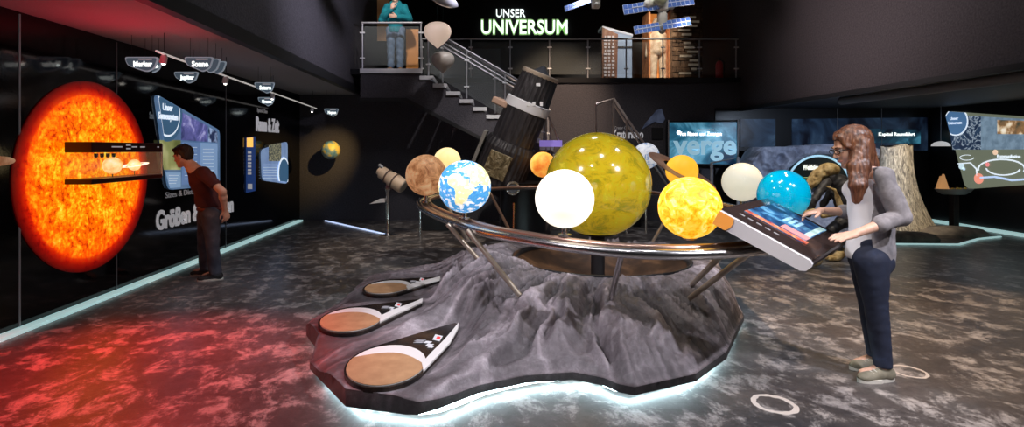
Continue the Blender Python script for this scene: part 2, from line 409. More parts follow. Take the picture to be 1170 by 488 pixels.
# leaning lettered panel and grey cabinet
t = thing('information_panel', 'narrow brown lettered panel standing beside the blue grey cabinet in the gallery', 'panel', P(697,92,13.0)*A(1,1,0)+A(0,0,ZU))
def GP(px, py, Y): q = P(px, py, Y); q[2] = max(q[2], ZU); return q
put(MB().prism([GP(688,100,13), GP(705,100,13), GP(706,39,13), GP(688,31,13)], (0,.08,0)), 'board', nmat('brown_panel', [(.3,(.05,.025,.015)),(.55,(.16,.07,.04)),(.8,(.3,.2,.14))], 6, 5, stretch=(1,1,.3)), t)
for k, x in enumerate((691.5,696,700.5)):
    for j in range(12):
        a = GP(x, 42+j*4, 12.985); w = .03+.012*((j*7+k*3) % 4)
        put(MB().box(a, (w,.012,.045)), 'letter_block', M['letter_dim'], t)
t = thing('display_cabinet', 'blue grey cabinet with slanted top behind the gallery railing', 'cabinet', P(711,92,13.2)*A(1,1,0)+A(0,0,ZU))
put(MB().prism([GP(702,105,13.2), GP(722,105,13.2), GP(722,41,13.2), GP(702,36,13.2)], (0,.5,0)), 'body', mat('blue_grey_side', (.16,.22,.32), .5, emis=.12, ecol=(.5,.65,.9)), t)
put(MB().prism([GP(688,33,13.2), GP(723,42,13.2), GP(723,39,13.2), GP(688,29.5,13.2)], (0,.5,0)), 'top', mat('pale_blue_top', (.4,.45,.55), .5), t)
put(MB().prism([GP(702,55,13.18), GP(722,55,13.18), GP(722,53,13.18), GP(702,53,13.18)], (0,.02,0)), 'band', M['black'], t)
# orange booth with suit
t = thing('orange_showcase', 'narrow orange lit showcase holding a pale space suit in the gallery', 'showcase', P(752,92,13.4)*A(1,1,0)+A(0,0,ZU))
org = nmat('orange_backlight', [(.35,(.75,.16,.03)),(.6,(.9,.32,.07)),(.8,(1,.5,.2))], 1.6, 3, emis=.55, loc=(2,0,0))
put(MB().prism([GP(741,105,13.9), GP(765,105,13.9), GP(765,16,13.9), GP(743,16,13.9)], (0,.06,0)), 'back_panel', org, t)
for x in (741.5,764.5):
    a = GP(x,105,13.4); b = GP(x,14,13.4); put(MB().bbox((a[0]-.02,13.35,ZU),(a[0]+.02,13.9,b[2])), 'side_post', nmat('rust_post', [(.4,(.5,.16,.06)),(.6,(.7,.3,.12))], 9, 3), t)
v = Vol((3.8,13.2,ZU),(4.6,13.85,4.9), .02); c = P(752,60,13.6)
v.cap((c[0],13.6,3.95),(c[0],13.6,4.25),.19,.2); v.ell((c[0],13.58,4.58),(.15,.15,.17)); v.cap((c[0]-.22,13.6,4.25),(c[0]-.27,13.55,3.8),.075,.06); v.cap((c[0]+.22,13.6,4.25),(c[0]+.27,13.55,3.8),.075,.06)
v.cap((c[0]-.1,13.6,3.9),(c[0]-.12,13.6,3.15),.1,.08); v.cap((c[0]+.1,13.6,3.9),(c[0]+.12,13.6,3.15),.1,.08)
put(v.mb(), 'space_suit', nmat('suit_cloth', [(.4,(.55,.42,.28)),(.6,(.75,.65,.5))], 8, 4, rough=.8), t, 'all')
# brick relief panel
t = thing('relief_panel', 'brown relief wall of engraved blocks at the right of the gallery', 'wall panel', P(784,92,13.2)*A(1,1,0)+A(0,0,ZU))
mb = MB(); rnd = random.Random(3)
x0, x1 = P(767.5,0,13.05)[0], P(802,0,13.05)[0]
mb.bbox((x0,13.05,ZU),(x1,13.15,4.95))
z = ZU+.02
while z < 4.9:
    h = rnd.uniform(.09,.16); x = x0
    while x < x1-.02:
        w = min(rnd.uniform(.08,.2), x1-x); mb.bbox((x+.006,13.01-rnd.uniform(0,.03),z),(x+w-.006,13.06,min(z+h-.012,4.94)), bev=.006); x += w
    z += h
put(mb, 'blocks', nmat('carved_brown', [(.35,(.06,.035,.02)),(.6,(.2,.12,.07)),(.8,(.4,.28,.17))], 5, 6, bump=.4), t)
mb = MB()
for j in range(14):
    w = rnd.uniform(.12,.3); mb.box((rnd.uniform(x0+.25,x1-.2), 12.985, 3.3+j*.1), (w,.014,.05))
put(mb, 'engraved_lines', mat('pale_engraving', (.5,.42,.32), emis=.1), t)
# fire extinguisher
c = P(822,90,12.6); c[2] = ZU
t = thing('fire_extinguisher', 'red fire extinguisher standing at the right end of the gallery', 'fire extinguisher', c)
put(MB().lathe([(.0,0),(.075,0),(.08,.02),(.08,.36),(.06,.42),(.025,.45),(.0,.45)], c, seg=20), 'cylinder', mat('red_paint', (.75,.03,.05), .3), t, True)
put(MB().bbox(c+A(-.02,-.02,.45), c+A(.02,.02,.50)).box(c+A(-.03,0,.51), (.12,.02,.015)), 'valve', M['satin_black'], t)
put(MB().tube([c+A(.03,0,.47), c+A(.11,0,.42), c+A(.1,0,.2)], .012, 6), 'hose', M['black'], t)
# orange upright board on the landing
a, b = P(464,25,11.7), P(478,25,11.7)
put(MB().bbox((a[0],11.7,ZU),(b[0],11.75,4.05)), 'orange_board', nmat('orange_board_print', [(.3,(.55,.2,.04)),(.7,(.7,.3,.07))], 2, 3, emis=.12), label='upright orange board on the landing right of the visitor in teal', cat='board')
a, b = P(431,0,12.6), P(445,0,12.6)
put(MB().bbox((a[0],12.6,ZU+.9),(b[0],12.65,5.3)), 'hanging_banner', nmat('brown_banner_print', [(.3,(.25,.12,.05)),(.7,(.45,.26,.12))], 2, 3, emis=.1), label='tall brown banner behind the visitor in teal', cat='banner')

# ---- hanging models
def cord(a, top=6.0, r=.004): return MB().tube([a, (a[0],a[1],top)], r, 5)
def arrays(mb_list, c, d, w, n, rows, m_cell, m_frame, root):
    """a solar wing: centre c, half length vector d, half width vector w"""
    c = np.array(c, float); d = np.array(d, float); w = np.array(w, float); nn = unit(np.cross(d, w))*.006
    mb = MB(); 
    for i in range(n):
        for j in range(rows):
            p0 = c-d+2*d*(i+.06)/n-w+2*w*(j+.06)/rows; dd = 2*d*.88/n; ww = 2*w*.88/rows
            mb.prism([p0-nn, p0+dd-nn, p0+dd+ww-nn, p0+ww-nn], 2*nn)
    f = put(MB().prism([c-d-w-nn*.5, c+d-w-nn*.5, c+d+w-nn*.5, c-d+w-nn*.5], nn), 'solar_wing', m_frame, root)
    put(mb, 'solar_cells', m_cell, f)
cellm = mat('blue_solar_cells', (.06,.13,.42), .2, .2, emis=.12, ecol=(.25,.4,.9)); cframe = mat('pale_wing_frame', (.6,.65,.75), .4)
wm = nmat('white_insulation', [(.3,(.6,.58,.5)),(.7,(.85,.82,.75))], 8, 4, bump=.4)
Ys = 8.5
c = P(756,16,Ys)
t = thing('space_station_model', 'hanging white space station model with long blue solar wings', 'space station model', c)
put(MB().lathe([(.02,-.33),(.05,-.30),(.06,-.22),(.075,-.16),(.075,-.02),(.05,0),(.085,.04),(.085,.2),(.06,.24),(.09,.3),(.09,.42),(.03,.48)], c+A(.01,0,.02), (.05,.1,1), 20), 'core_module', wm, t, True)
put(MB().lathe([(.03,-.3),(.07,-.26),(.07,.26),(.03,.3)], c+A(0,.1,.17), (1,.5,.1), 16), 'cross_module', wm, t, True)
put(MB().sphere(c+A(-.05,-.1,.2), .1, 18), 'docking_node', mat('greenish_node', (.6,.62,.4), .5), t, True)
arrays(None, P(734,8,Ys), A(.29,0,.045), A(.0,.05,.085), 8, 2, cellm, cframe, t)
arrays(None, P(772,2,Ys), A(.27,0,.035), A(.0,.05,.085), 8, 2, cellm, cframe, t)
arrays(None, P(739,32.5,Ys-.1), A(.19,0,.032), A(.0,.04,.07), 6, 2, cellm, cframe, t)
arrays(None, P(773,26.5,Ys-.1), A(.21,0,.035), A(.0,.04,.07), 6, 2, cellm, cframe, t)
put(MB().tube([P(722,9,Ys), P(790,0,Ys)], .012, 6).tube([P(727,34,Ys-.1), P(788,24,Ys-.1)], .012, 6), 'boom', cframe, t)
put(cord(c+A(0,0,.5)), 'suspension_cord', M['satin_black'], t)
c = P(672,4,8.7)
t = thing('satellite_model', 'small hanging satellite with one blue solar wing left of the space station', 'satellite model', c)
put(MB().box(c+A(.12,0,.0), (.12,.12,.14), bev=.01), 'body', wm, t)
put(MB().sphere(c+A(.12,-.06,-.04), .05, 14), 'antenna', wm, t, True)
arrays(None, P(660,5,8.7), A(.2,0,.075), A(.0,.04,.055), 7, 2, cellm, cframe, t)
put(cord(c+A(.12,0,.07)), 'suspension_cord', M['satin_black'], t)
# rounded top-shaped capsules
def capsule(c, r, label, m, h=1.0):
    t = thing('hanging_capsule_model', label, 'capsule model', c)
    pr = [(.0,-.92),(.05,-.90),(.2,-.76),(.45,-.56),(.72,-.3),(.9,-.05),(.99,.2),(1.0,.35),(.96,.55),(.84,.74),(.64,.88),(.36,.97),(.0,1.0)]
    put(MB().lathe([(a*r, b*r*h) for a, b in pr], c, seg=36), 'shell', m, t, True)
    put(cord(c+A(0,0,r*.8)), 'suspension_cord', M['satin_black'], t)
capsule(P(500,41,9.6), .235, 'cream rounded capsule hanging in front of the stairs', mat('cream_shell', (.85,.68,.55), .35, emis=.4, ecol=(1,.75,.6)), 1.0)
capsule(P(506,72,10.2), .215, 'grey rounded capsule hanging just below the cream one', mat('grey_shell', (.5,.46,.42), .35, coat=.3), .95)
c = P(505,3,8.0)
t = thing('dish_model', 'white curved dish hanging at the top edge above the capsules', 'dish', c)
ax = unit(A(.35,.1,.75)); put(MB().lathe([(.0,0),(.12,.015),(.22,.05),(.27,.085),(.26,.095),(.2,.065),(.0,.02)], c+A(-.05,0,0), ax, 32), 'reflector', mat('silver_dish', (.7,.72,.75), .25, .6), t, True)
put(cord(c+A(-.05,0,.02)), 'suspension_cord', M['satin_black'], t)

# ---- rails of the crater cinema stairs
cm = mat('warm_steel', (.6,.5,.46), .3, .8)
t = thing('stair_handrail', 'tall angular steel handrail in front of the Kraterkino lettering', 'railing', P(700,215,10.3)*A(1,1,0))
a, b, e = P(681,119,10.3), P(701,112.5,10.3), P(775,222,10.3)
put(MB().tube([a, b, e], .024, 8), 'top_rail', cm, t, True)
a2, b2, e2 = a+A(.02,.3,-.02), b+A(.06,.3,-.06), e+A(0,.3,-.02)
put(MB().tube([b2, e2], .02, 8), 'top_rail', cm, t, True)
for q in (a, b, P(716,135,10.3), P(738,167.5,10.3), e, b2, e2): put(MB().tube([q, q*A(1,1,0)], .018, 8), 'post', cm, t, True)
t = thing('stair_handrail', 'short slanted handrail just right of the big tube', 'railing', P(630,215,10.58)*A(1,1,0))
a, e = P(624,127,10.58), P(650,186,10.58)
put(MB().tube([a, e], .02, 8), 'top_rail', cm, t, True)
for q in (a, P(629,138,10.58), e): put(MB().tube([q, q*A(1,1,0)], .014, 8), 'post', cm, t, True)
a = P(617,167,10.45)
put(MB().box(a+A(.2,0,.05), (.42,.03,.12)), 'violet_display', mat('violet_screen', (.2,.15,.5), emis=.5, ecol=(.35,.25,.8)), label='small violet display on the back wall right of the big tube', cat='display')
t = thing('stair_handrail', 'pale bent handrail frame below the bright wall screen', 'railing', P(813,255,11.2)*A(1,1,0))
pts = [P(813,252,11.2), P(813,186,11.2), P(843,180,11.2), P(843,252,11.2)]
put(MB().tube(pts, .03, 8), 'frame', mat('pale_rail', (.45,.45,.48), .4, .3), t, True)

# ---- back wall screen and lettering
def nebula(name, cols, scale, emis, loc=(0,0,0), dist=1.2): return nmat(name, cols, scale, 8, dist, rough=.3, emis=emis, loc=loc)
Yw = 11.85
t = thing('wall_screen', 'wide bluish screen reading Von Riesen und Zwergen on the back wall', 'screen', P(803,163,Yw))
put(MB().prism([P(762,187.5,Yw), P(844,189.5,Yw), P(844,137,Yw), P(762,138,Yw)], (0,.06,0)), 'frame', M['black'], t)
scr = nebula('blue_screen_picture', [(.3,(.005,.02,.05)),(.5,(.02,.12,.2)),(.65,(.12,.35,.5)),(.8,(.5,.75,.9))], 1.6, .8, (3,0,1))
put(MB().prism([P(765,186,Yw-.012), P(842,188,Yw-.012), P(842,139.5,Yw-.012), P(765,140,Yw-.012)], (0,.01,0)), 'picture', scr, t)
o = P(769,176,Yw-.02); put(text_mb('verge', o, (1,0,0), (0,0,1), 1.34, .42, .03, .003), 'large_letters', mat('pale_blue_letters', (.3,.5,.6), emis=.6, ecol=(.35,.6,.75)), t)
o = P(776,155,Yw-.035); put(text_mb('Von Riesen und Zwergen', o, (1,0,0), (0,0,1), .90, .085, .03, .003), 'title_letters', mat('white_letters', (.9,.9,.9), emis=1.6, ecol=(.9,.97,1)), t)
o = P(797,149,Yw-.035); put(text_mb('Of Giants and Dwarfs', o, (1,0,0), (0,0,1), .35, .035, .01, .002), 'subtitle_letters', M['letter'], t)
put(MB().sphere(P(775.5,151.5,Yw-.02), (.045,.01,.045), 16), 'bright_star', mat('star_glow', (.6,.8,1), emis=2.5, ecol=(.6,.85,1)), t)
put(MB().tube([P(764,188,Yw-.03), P(764,137,Yw-.03)], .012, 6), 'side_rod', M['rail_steel'], t); put(MB().tube([P(843,215,Yw-.03), P(843,137,Yw-.03)], .014, 6), 'side_rod', M['rail_steel'], t)
t = thing('wall_lettering', 'pale Kraterkino lettering on the back wall', 'lettering', P(718,157,YB-.03))
o = P(700,158,YB-.02); put(text_mb('Kraterkino', o, (1,0,0), (0,0,1), .66, .19, .02, .01), 'letters', M['letter'], t)
o = P(702,147.5,YB-.02); put(text_mb('Crater Cinema', o, (1,0,0), (0,0,1), .42, .06, .0, .006), 'crater_cinema_letters', M['letter_dim'], t)
put(MB().bbox(P(745,159,YB-.03), P(757,146,YB-.0)), 'mounted_box', M['black'], label='small black box on the back wall left of the bright screen', cat='box')
put(MB().prism([P(733,148,YB-.02), P(738,140,YB-.02), P(750,126,YB-.02), P(756,124,YB-.02), P(760,136,YB-.02), P(757,141,YB-.02), P(748,139,YB-.02), P(741,143,YB-.02)], (0,.01,0)), 'wall_print', nmat('blue_grey_print', [(.35,(.04,.05,.09)),(.65,(.12,.15,.24))], 4, 5, emis=.25), label='blue grey mountain shaped print on the back wall left of the bright screen', cat='picture')
dark_neb = nebula('dim_nebula_picture', [(.4,(.002,.003,.008)),(.55,(.012,.025,.05)),(.75,(.05,.09,.14))], 1.1, .7, (1,2,0))
put(MB().prism([P(846,168,YB-.07), P(886,168,YB-.07), P(886,136,YB-.07), P(846,136,YB-.07)], (0,.015,0)), 'nebula_picture', dark_neb, label='dim nebula picture on the dark wall above the grey moon rock', cat='picture')
bn = nebula('blue_nebula_picture', [(.4,(.002,.004,.01)),(.56,(.01,.05,.08)),(.7,(.06,.25,.36)),(.85,(.4,.7,.8))], 1.5, .9, (2,1,3))
t = thing('nebula_picture', 'bright blue nebula picture strip with white title on the dark right rear wall', 'picture', P(1005,170,YB-.08))
put(MB().prism([P(905,172,YB-.07), P(1060,172,YB-.07), P(1060,134,YB-.07), P(905,136,YB-.07)], (0,.015,0)), 'picture', dark_neb, t)
put(MB().prism([P(993,163,YB-.085), P(1052,164,YB-.085), P(1052,148,YB-.085), P(993,147,YB-.085)], (0,.012,0)), 'nebula_band', bn, t)
put(text_mb('Kapitel Raumfahrt', P(1004,155,YB-.1), (1,0,0), (0,0,1), .78, .07, .02, .003), 'title_letters', M['letter_lit'], t)
for px in (957,1007.5): put(MB().tube([P(px,172,YB-.1), P(px,118,YB-.1)], .006, 5), 'panel_seam', M['rail_steel'], t)
t = thing('hanging_dome_lamp', 'small white dome lamp hanging on a rod by the right screens', 'lamp', P(1075,167,11.4))
c = P(1075,167,11.4); put(MB().lathe([(.16,0),(.15,.04),(.1,.08),(.03,.1),(0,.1)], c, seg=24), 'shade', mat('white_dome', (.8,.8,.8), .4, emis=.5), t, True)
put(MB().tube([c+A(0,0,.1), (c[0],c[1],2.42)], .006, 6), 'rod', M['rail_steel'], t)
c = P(1064,97.5,9.6); put(MB().box(c, (.2,.12,.03)), 'ceiling_light', mat('lit_panel', (.9,.9,.9), emis=.8), label='small flat pale light under the right ceiling edge', cat='light')

# ---- right wall screens
def rpoly(pts, r=.08, n=5):
    out = []; k = len(pts)
    for i in range(k):
        a, b, c = pts[i-1], pts[i], pts[(i+1) % k]; u = unit(a-b); w = unit(c-b)
        rr = min(r, np.linalg.norm(a-b)*.45, np.linalg.norm(c-b)*.45)
        for s in np.linspace(0, 1, n): out.append((b+u*rr)*(1-s)**2+2*b*s*(1-s)+(b+w*rr)*s**2)
    return out
t = thing('wall_display', 'large tilted display wall with round blue logo on the right side wall', 'display', WR(1120,200,.06))
corn = [WR(1083,127), WR(1230,137), WR(1230,207), WR(1106,216)]
put(MB().prism(rpoly(corn, .14), (-.05,0,0)), 'panel', mat('green_grey_panel', (.1,.11,.08), .4, emis=.42, ecol=(.32,.36,.26)), t)
def rrect(x0, y0, x1, y1, off=.062):
    ya, yb = F*XR/(x0-CX), F*XR/(x1-CX); return ya, yb
def rquad(px0, px1, z0, z1, m, nm, off=.06, lean=0):
    Y0, Y1 = F*XR/(px0-CX), F*XR/(px1-CX)
    return put(MB().prism([A(XR-off,Y0+lean,z1), A(XR-off,Y1+lean,z1), A(XR-off,Y1,z0), A(XR-off,Y0,z0)], (-.008,0,0)), nm, m, t)
zt = WR(1100,130)[2]; zm = WR(1100,172)[2]
put(MB().prism([A(XR-.052,*WR(1085,131)[1:]), A(XR-.052,*WR(1124,133)[1:]), A(XR-.052,*WR(1124,171)[1:]), A(XR-.052,*WR(1092,171)[1:])], (-.01,0,0)), 'map_picture', nmat('dark_map_print', [(.42,(.015,.03,.07)),(.5,(.03,.06,.12)),(.53,(.5,.6,.7)),(.56,(.03,.06,.12))], 4, 8, 1.5, emis=.7), t)
put(MB().prism([A(XR-.052,*WR(1124.5,133)[1:]), A(XR-.052,*WR(1230,139)[1:]), A(XR-.052,*WR(1230,170)[1:]), A(XR-.052,*WR(1124.5,171)[1:])], (-.01,0,0)), 'text_picture', nmat('blue_grey_print_b', [(.4,(.13,.2,.28)),(.6,(.22,.32,.42))], 6, 8, emis=.8), t)
put(MB().prism([A(XR-.064,*WR(1144,137)[1:]), A(XR-.064,*WR(1230,140)[1:]), A(XR-.064,*WR(1230,154)[1:]), A(XR-.064,*WR(1144,153)[1:])], (-.01,0,0)), 'cloud_picture', nmat('orange_cloud_print', [(.35,(.06,.06,.04)),(.5,(.3,.16,.07)),(.62,(.8,.65,.45)),(.75,(1,1,.9))], 5, 5, emis=.9), t)

def clip_poly(sub_, cl):
    """2D convex clip"""
    area = sum(cl[i][0]*cl[(i+1) % len(cl)][1]-cl[(i+1) % len(cl)][0]*cl[i][1] for i in range(len(cl)))
    if area < 0: cl = cl[::-1]
    out = list(sub_)
    for i in range(len(cl)):
        a, b = cl[i], cl[(i+1) % len(cl)]; inp = out; out = []
        f = lambda p: (b[0]-a[0])*(p[1]-a[1])-(b[1]-a[1])*(p[0]-a[0])
        for j in range(len(inp)):
            p, q = inp[j-1], inp[j]; fp, fq = f(p), f(q)
            if (fp >= 0) != (fq >= 0): s = fp/(fp-fq); out.append((p[0]+(q[0]-p[0])*s, p[1]+(q[1]-p[1])*s))
            if fq >= 0: out.append(q)
    return out
def logo_disc(cpt, r, panel, nx, x, m, nm, tt, th=.004):
    a = np.linspace(0, 2*PI, 48, endpoint=False)
    pl_ = clip_poly([(cpt[1]+r*math.cos(q), cpt[2]+r*math.sin(q)) for q in a], [(p_[1], p_[2]) for p_ in panel])
    put(MB().prism([A(x, *q) for q in pl_], (nx*th,0,0)), nm, m, tt)
def disc_on(x, cpt, r, nrm, m, nm, tt, th=.006, inner=0):
    mb = MB()
    if inner: mb.rings([r_ for r_ in [circle(cpt, r, nrm), circle(cpt+np.array(nrm)*th, r, nrm), circle(cpt+np.array(nrm)*th, inner, nrm), circle(cpt, inner, nrm)]], closed=True)
    else: mb.lathe([(0,0),(r,0),(r,th),(0,th)], cpt, nrm, 40)
    return put(mb, nm, m, tt)
def circle(c, r, n, k=40):
    n = unit(n); u = unit(np.cross(n, (0,0,1))); w = np.cross(n, u); a = np.linspace(0, 2*PI, k, endpoint=False)
    return np.array(c)+r*(np.outer(np.cos(a), u)+np.outer(np.sin(a), w))
c = A(XR-.066,*WR(1096,139)[1:]); logo = mat('round_logo_blue', (.06,.14,.3), emis=.5, ecol=(.12,.28,.55)); wl = mat('white_line', (.9,.9,.95), emis=.9, ecol=(.8,.9,1))
logo_disc(c, .285, corn, -1, XR-.064, wl, 'logo_ring', t); logo_disc(c, .26, corn, -1, XR-.069, logo, 'round_logo', t)
put(text_mb('Unser', c+A(-.012,.13,.04), (0,-1,0), (0,0,1), .2, .06, .01, .002), 'logo_letters', wl, t); put(text_mb('Universum', c+A(-.012,.17,-.05), (0,-1,0), (0,0,1), .32, .06, .01, .002), 'logo_letters', wl, t)
def wline(pts, r, m, nm='route_line'): put(MB().tube([A(XR-.058,*WR(x,y)[1:]) for x, y in pts], r, 6), nm, m, t)
def arc(cx, cy, rx, ry, a0, a1, n=14): return [(cx+rx*math.cos(a), cy+ry*math.sin(a)) for a in np.linspace(a0, a1, n)]
bl = mat('blue_route', (.5,.65,.9), emis=.9, ecol=(.5,.65,.95))
wline(arc(1148,193,27,11,PI*.95,PI*2.1), .014, wl); wline(arc(1150,191,20,9,PI*.1,PI*.95), .012, wl); wline([(1124,203),(1140,202),(1160,206),(1200,203)], .02, bl); wline([(1098,187),(1112,186),(1119,193),(1120,201)], .012, wl)
wline(arc(1108,180,8,3,0,PI*1.7), .006, wl)
for x, y, r, cc in ((1102,190,.06,(.7,.9,1)),(1122,204,.1,(1,.35,.25)),(1132,188,.04,(1,.3,.3)),(1141,174,.05,(1,.7,.5)),(1105,193,.03,(.6,.8,1))):
    disc_on(0, A(XR-.06,*WR(x,y)[1:]), r, (-1,0,0), mat('map_dot', cc, emis=.8), 'map_dot', t)
put(text_mb('Kommunikation', A(XR-.06,*WR(1143,180)[1:]), (0,-1,0), (0,0,1), .45, .06, .01, .003), 'title_letters', wl, t)

# boat tray on a pedestal
c = P(1090,262,10.8)*A(1,1,0); zt = P(1090,222,10.8)[2]
t = thing('pedestal_tray', 'shallow grey boat shaped tray on a dark pedestal before the right wall', 'pedestal', c)
pr = []
for s in (0,.5,1):
    pass
mb = MB(); rg = []
for z, k in ((0,.62),(.05,.86),(.11,1.0),(.11,.94),(.06,.8),(.04,.0001)):
    a = np.linspace(0, 2*PI, 36, endpoint=False); rg.append(c+A(0,0,zt)+np.stack([np.cos(a)*.37*k, np.sin(a)*.2*k*(1-.25*np.cos(a)**2), np.full(36, z)], 1))
mb.rings(rg); put(mb, 'tray', mat('grey_tray', (.4,.4,.38), .4, .2), t, True)
put(MB().bbox(c+A(-.06,-.06,0), c+A(.06,.06,zt+.01), bev=.01).bbox(c+A(-.15,-.15,0), c+A(.15,.15,.02)), 'column', nmat('dark_wood', [(.3,(.02,.012,.01)),(.7,(.06,.035,.03))], 4, 4, stretch=(8,8,1)), t)
b = c+A(-.2,0,zt+.09); om = mat('orange_sail', (.9,.42,.14), .5, emis=.35, ecol=(1,.5,.2))
t = thing('sail_figure', 'small orange pointed sail figure standing in the grey tray', 'figurine', b)
put(MB().prism([b+A(-.13,-.02,.0), b+A(.1,-.02,.0), b+A(.0,-.02,.3)], (0,.05,0)), 'sail', om, t)
put(MB().prism([b+A(-.1,.04,.0), b+A(.12,.04,.0), b+A(.05,.03,.2), b+A(-.02,.03,.26)], (0,.04,0)), 'sail', om, t)
b = c+A(.05,0,zt+.075); mb = MB()
for i in range(6): mb.sphere(b+A(-.1+.05*i, .03*math.sin(i*2.), .015+.012*(i % 3)), (.03,.025,.022), 10)
put(mb, 'yellow_grains', mat('yellow_grains', (.8,.6,.1), .6), label='small yellow pebbles lying in the grey tray', cat='pebbles', kind='stuff')
# ================================================================ LEFT WALL EXHIBITS
def sun_material(c, r):
    m, N, L, b = new_mat('sun_picture')
    tc = N.new('ShaderNodeTexCoord')
    n = N.new('ShaderNodeTexNoise'); n.inputs['Scale'].default_value = 5.5; n.inputs['Detail'].default_value = 9; n.inputs['Roughness'].default_value = .72; n.inputs['Distortion'].default_value = .8
    n2 = N.new('ShaderNodeTexNoise'); n2.inputs['Scale'].default_value = 22; n2.inputs['Detail'].default_value = 5; n2.inputs['Roughness'].default_value = .7
    L.new(tc.outputs['Object'], n.inputs['Vector']); L.new(tc.outputs['Object'], n2.inputs['Vector'])
    av = N.new('ShaderNodeMath'); av.operation = 'MULTIPLY_ADD'; av.inputs[1].default_value = .45; L.new(n2.outputs['Fac'], av.inputs[0])
    h = N.new('ShaderNodeMath'); h.operation = 'MULTIPLY'; h.inputs[1].default_value = .55; L.new(n.outputs['Fac'], h.inputs[0]); L.new(h.outputs[0], av.inputs[2])
    r1 = N.new('ShaderNodeValToRGB'); e = r1.color_ramp.elements
    e[0].position = .40; e[0].color = (.5,.02,.0,1); e[1].position = .66; e[1].color = (1,.9,.3,1)
    for p, q in ((.455,(.9,.12,.0)),(.505,(1,.24,.0)),(.555,(1,.48,.01)),(.605,(1,.72,.04))): e.new(p).color = (*q,1)
    L.new(av.outputs[0], r1.inputs['Fac'])
    d = N.new('ShaderNodeVectorMath'); d.operation = 'LENGTH'; L.new(tc.outputs['Object'], d.inputs[0])
    r2 = N.new('ShaderNodeValToRGB'); e = r2.color_ramp.elements       # printed limb and corona
    e[0].position = 0; e[0].color = (1,1,1,1); e[1].position = 1.0; e[1].color = (0,0,0,1)
    for p, q in ((.5,(1,.93,.85)),(.72,(1,.66,.4)),(.80,(.95,.36,.16)),(.825,(.6,.06,.04)),(.88,(.25,.008,.02)),(.955,(.03,0,.004))): e.new(p).color = (*q,1)
    L.new(d.outputs['Value'], r2.inputs['Fac'])
    x = N.new('ShaderNodeMix'); x.data_type = 'RGBA'; x.blend_type = 'MULTIPLY'; x.inputs[0].default_value = 1
    L.new(r1.outputs['Color'], x.inputs[6]); L.new(r2.outputs['Color'], x.inputs[7])
    b.inputs['Base Color'].default_value = (.01,.005,.005,1); b.inputs['Roughness'].default_value = .3
    L.new(x.outputs[2], b.inputs['Emission Color']); b.inputs['Emission Strength'].default_value = 1.15
    return m
sc_ = A(XL+.012, 5.64, 1.275)
mb = MB(); rg = []
for rr in (1.0,): mb.lathe([(0,0),(.95,0),(.95,-.01),(0,-.01)], sc_, (1,0,0), 72)
put(mb, 'sun_picture', sun_material(sc_, 1), loc=sc_, label='huge glowing orange sun picture on the left wall', cat='picture', fixn=True)
Yp = 4.55; c = A(XL+.012,Yp,1.45)  # glowing tan oval painted in place of a reflection in the glossy wall
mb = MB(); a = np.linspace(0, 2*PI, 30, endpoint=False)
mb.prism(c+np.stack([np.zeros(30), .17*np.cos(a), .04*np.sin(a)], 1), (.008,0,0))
put(mb, 'painted_reflection', nmat('tan_reflection_paint', [(.4,(.5,.2,.08)),(.6,(.9,.6,.35))], 5, 4, emis=.25), label='small tan painted reflection at the far left edge beside the sun picture', cat='picture')

# glass case in front of the sun
c0 = A(XL+.15,5.85,1.23)
t = thing('mounted_display_case', 'long glass case with dark top and bottom bars projecting from the sun picture', 'display case', A(XL+.02,5.85,1.23))
x0, x1, y0, y1 = XL+.025, XL+.285, 5.26, 6.42
barm = mat('dark_red_brown_bar', (.05,.008,.008), .35)
put(MB().bbox((x0,y0,1.515),(x1,y1,1.615), bev=.005), 'top_bar', barm, t)
put(MB().bbox((x0,y0,1.215),(x1,y1,1.262), bev=.005), 'bottom_bar', barm, t)
gm = mat('case_glass', (1,.92,.88), .02, alpha=.10, spec=.6)
put(MB().bbox((x1-.01,y0+.01,1.262),(x1-.003,y1,1.515)), 'glass_front', gm, t); put(MB().bbox((x0,y0+.004,1.262),(x1-.01,y0+.01,1.515)), 'glass_end', gm, t); put(MB().bbox((x0,y1-.01,1.262),(x1-.01,y1-.004,1.515)), 'glass_end', gm, t)
put(MB().bbox((x1-.008,y1-.012,1.24),(x1+.003,y1+.002,1.6)), 'edge_strip', mat('pale_edge', (.6,.6,.6), .4), t)
for k, (y, w) in enumerate(((5.62,.16),(5.80,.07),(5.80,.07),(5.9,.09),(6.04,.08),(6.33,.03))):
    put(MB().box((x1+.003,y,1.57+(.018 if k == 1 else -.018 if k == 2 else 0)), (.004,w,.013)), 'caption_line', M['letter'], t)
for k in range(4):
    cc = A(x1-.03,5.36+.085*k,1.505); put(MB().lathe([(.018,-.0),(.016,-.03),(.008,-.04),(0,-.04)], cc, seg=12), 'small_lamp', M['black'], t)
hot = nmat('lit_orange_planet', [(.35,(.9,.35,.05)),(.6,(1,.7,.35)),(.75,(1,.95,.85))], 9, 4, emis=1.3)
c = A(x1-.11,5.72,1.38); t2 = thing('planet_model', 'oval glowing white orange planet model at the left inside the glass case', 'planet model', c); put(MB().sphere(c, (.085,.1,.085), 26), 'globe', hot, t2, True); put(MB().tube([c-A(0,0,.08), A(c[0],c[1],1.263)], .006, 6), 'stand', M['steel'], t2)
c = A(x1-.11,6.08,1.375)
t = thing('ringed_planet_model', 'glowing ringed planet model at the right inside the glass case', 'planet model', c)
put(MB().sphere(c, .062, 24), 'globe', hot, t, True); put(MB().tube([c-A(0,0,.055), A(c[0],c[1],1.263)], .005, 6), 'stand', M['steel'], t)
a = np.linspace(0, 2*PI, 40, endpoint=False); mb = MB(); mb.rings([c+np.stack([.09*k*np.cos(a), .22*k*np.sin(a), .02*np.sin(a)+z], 1) for k, z in ((1,.004),(1,-.004),(.68,-.004),(.68,.004))], closed=True)
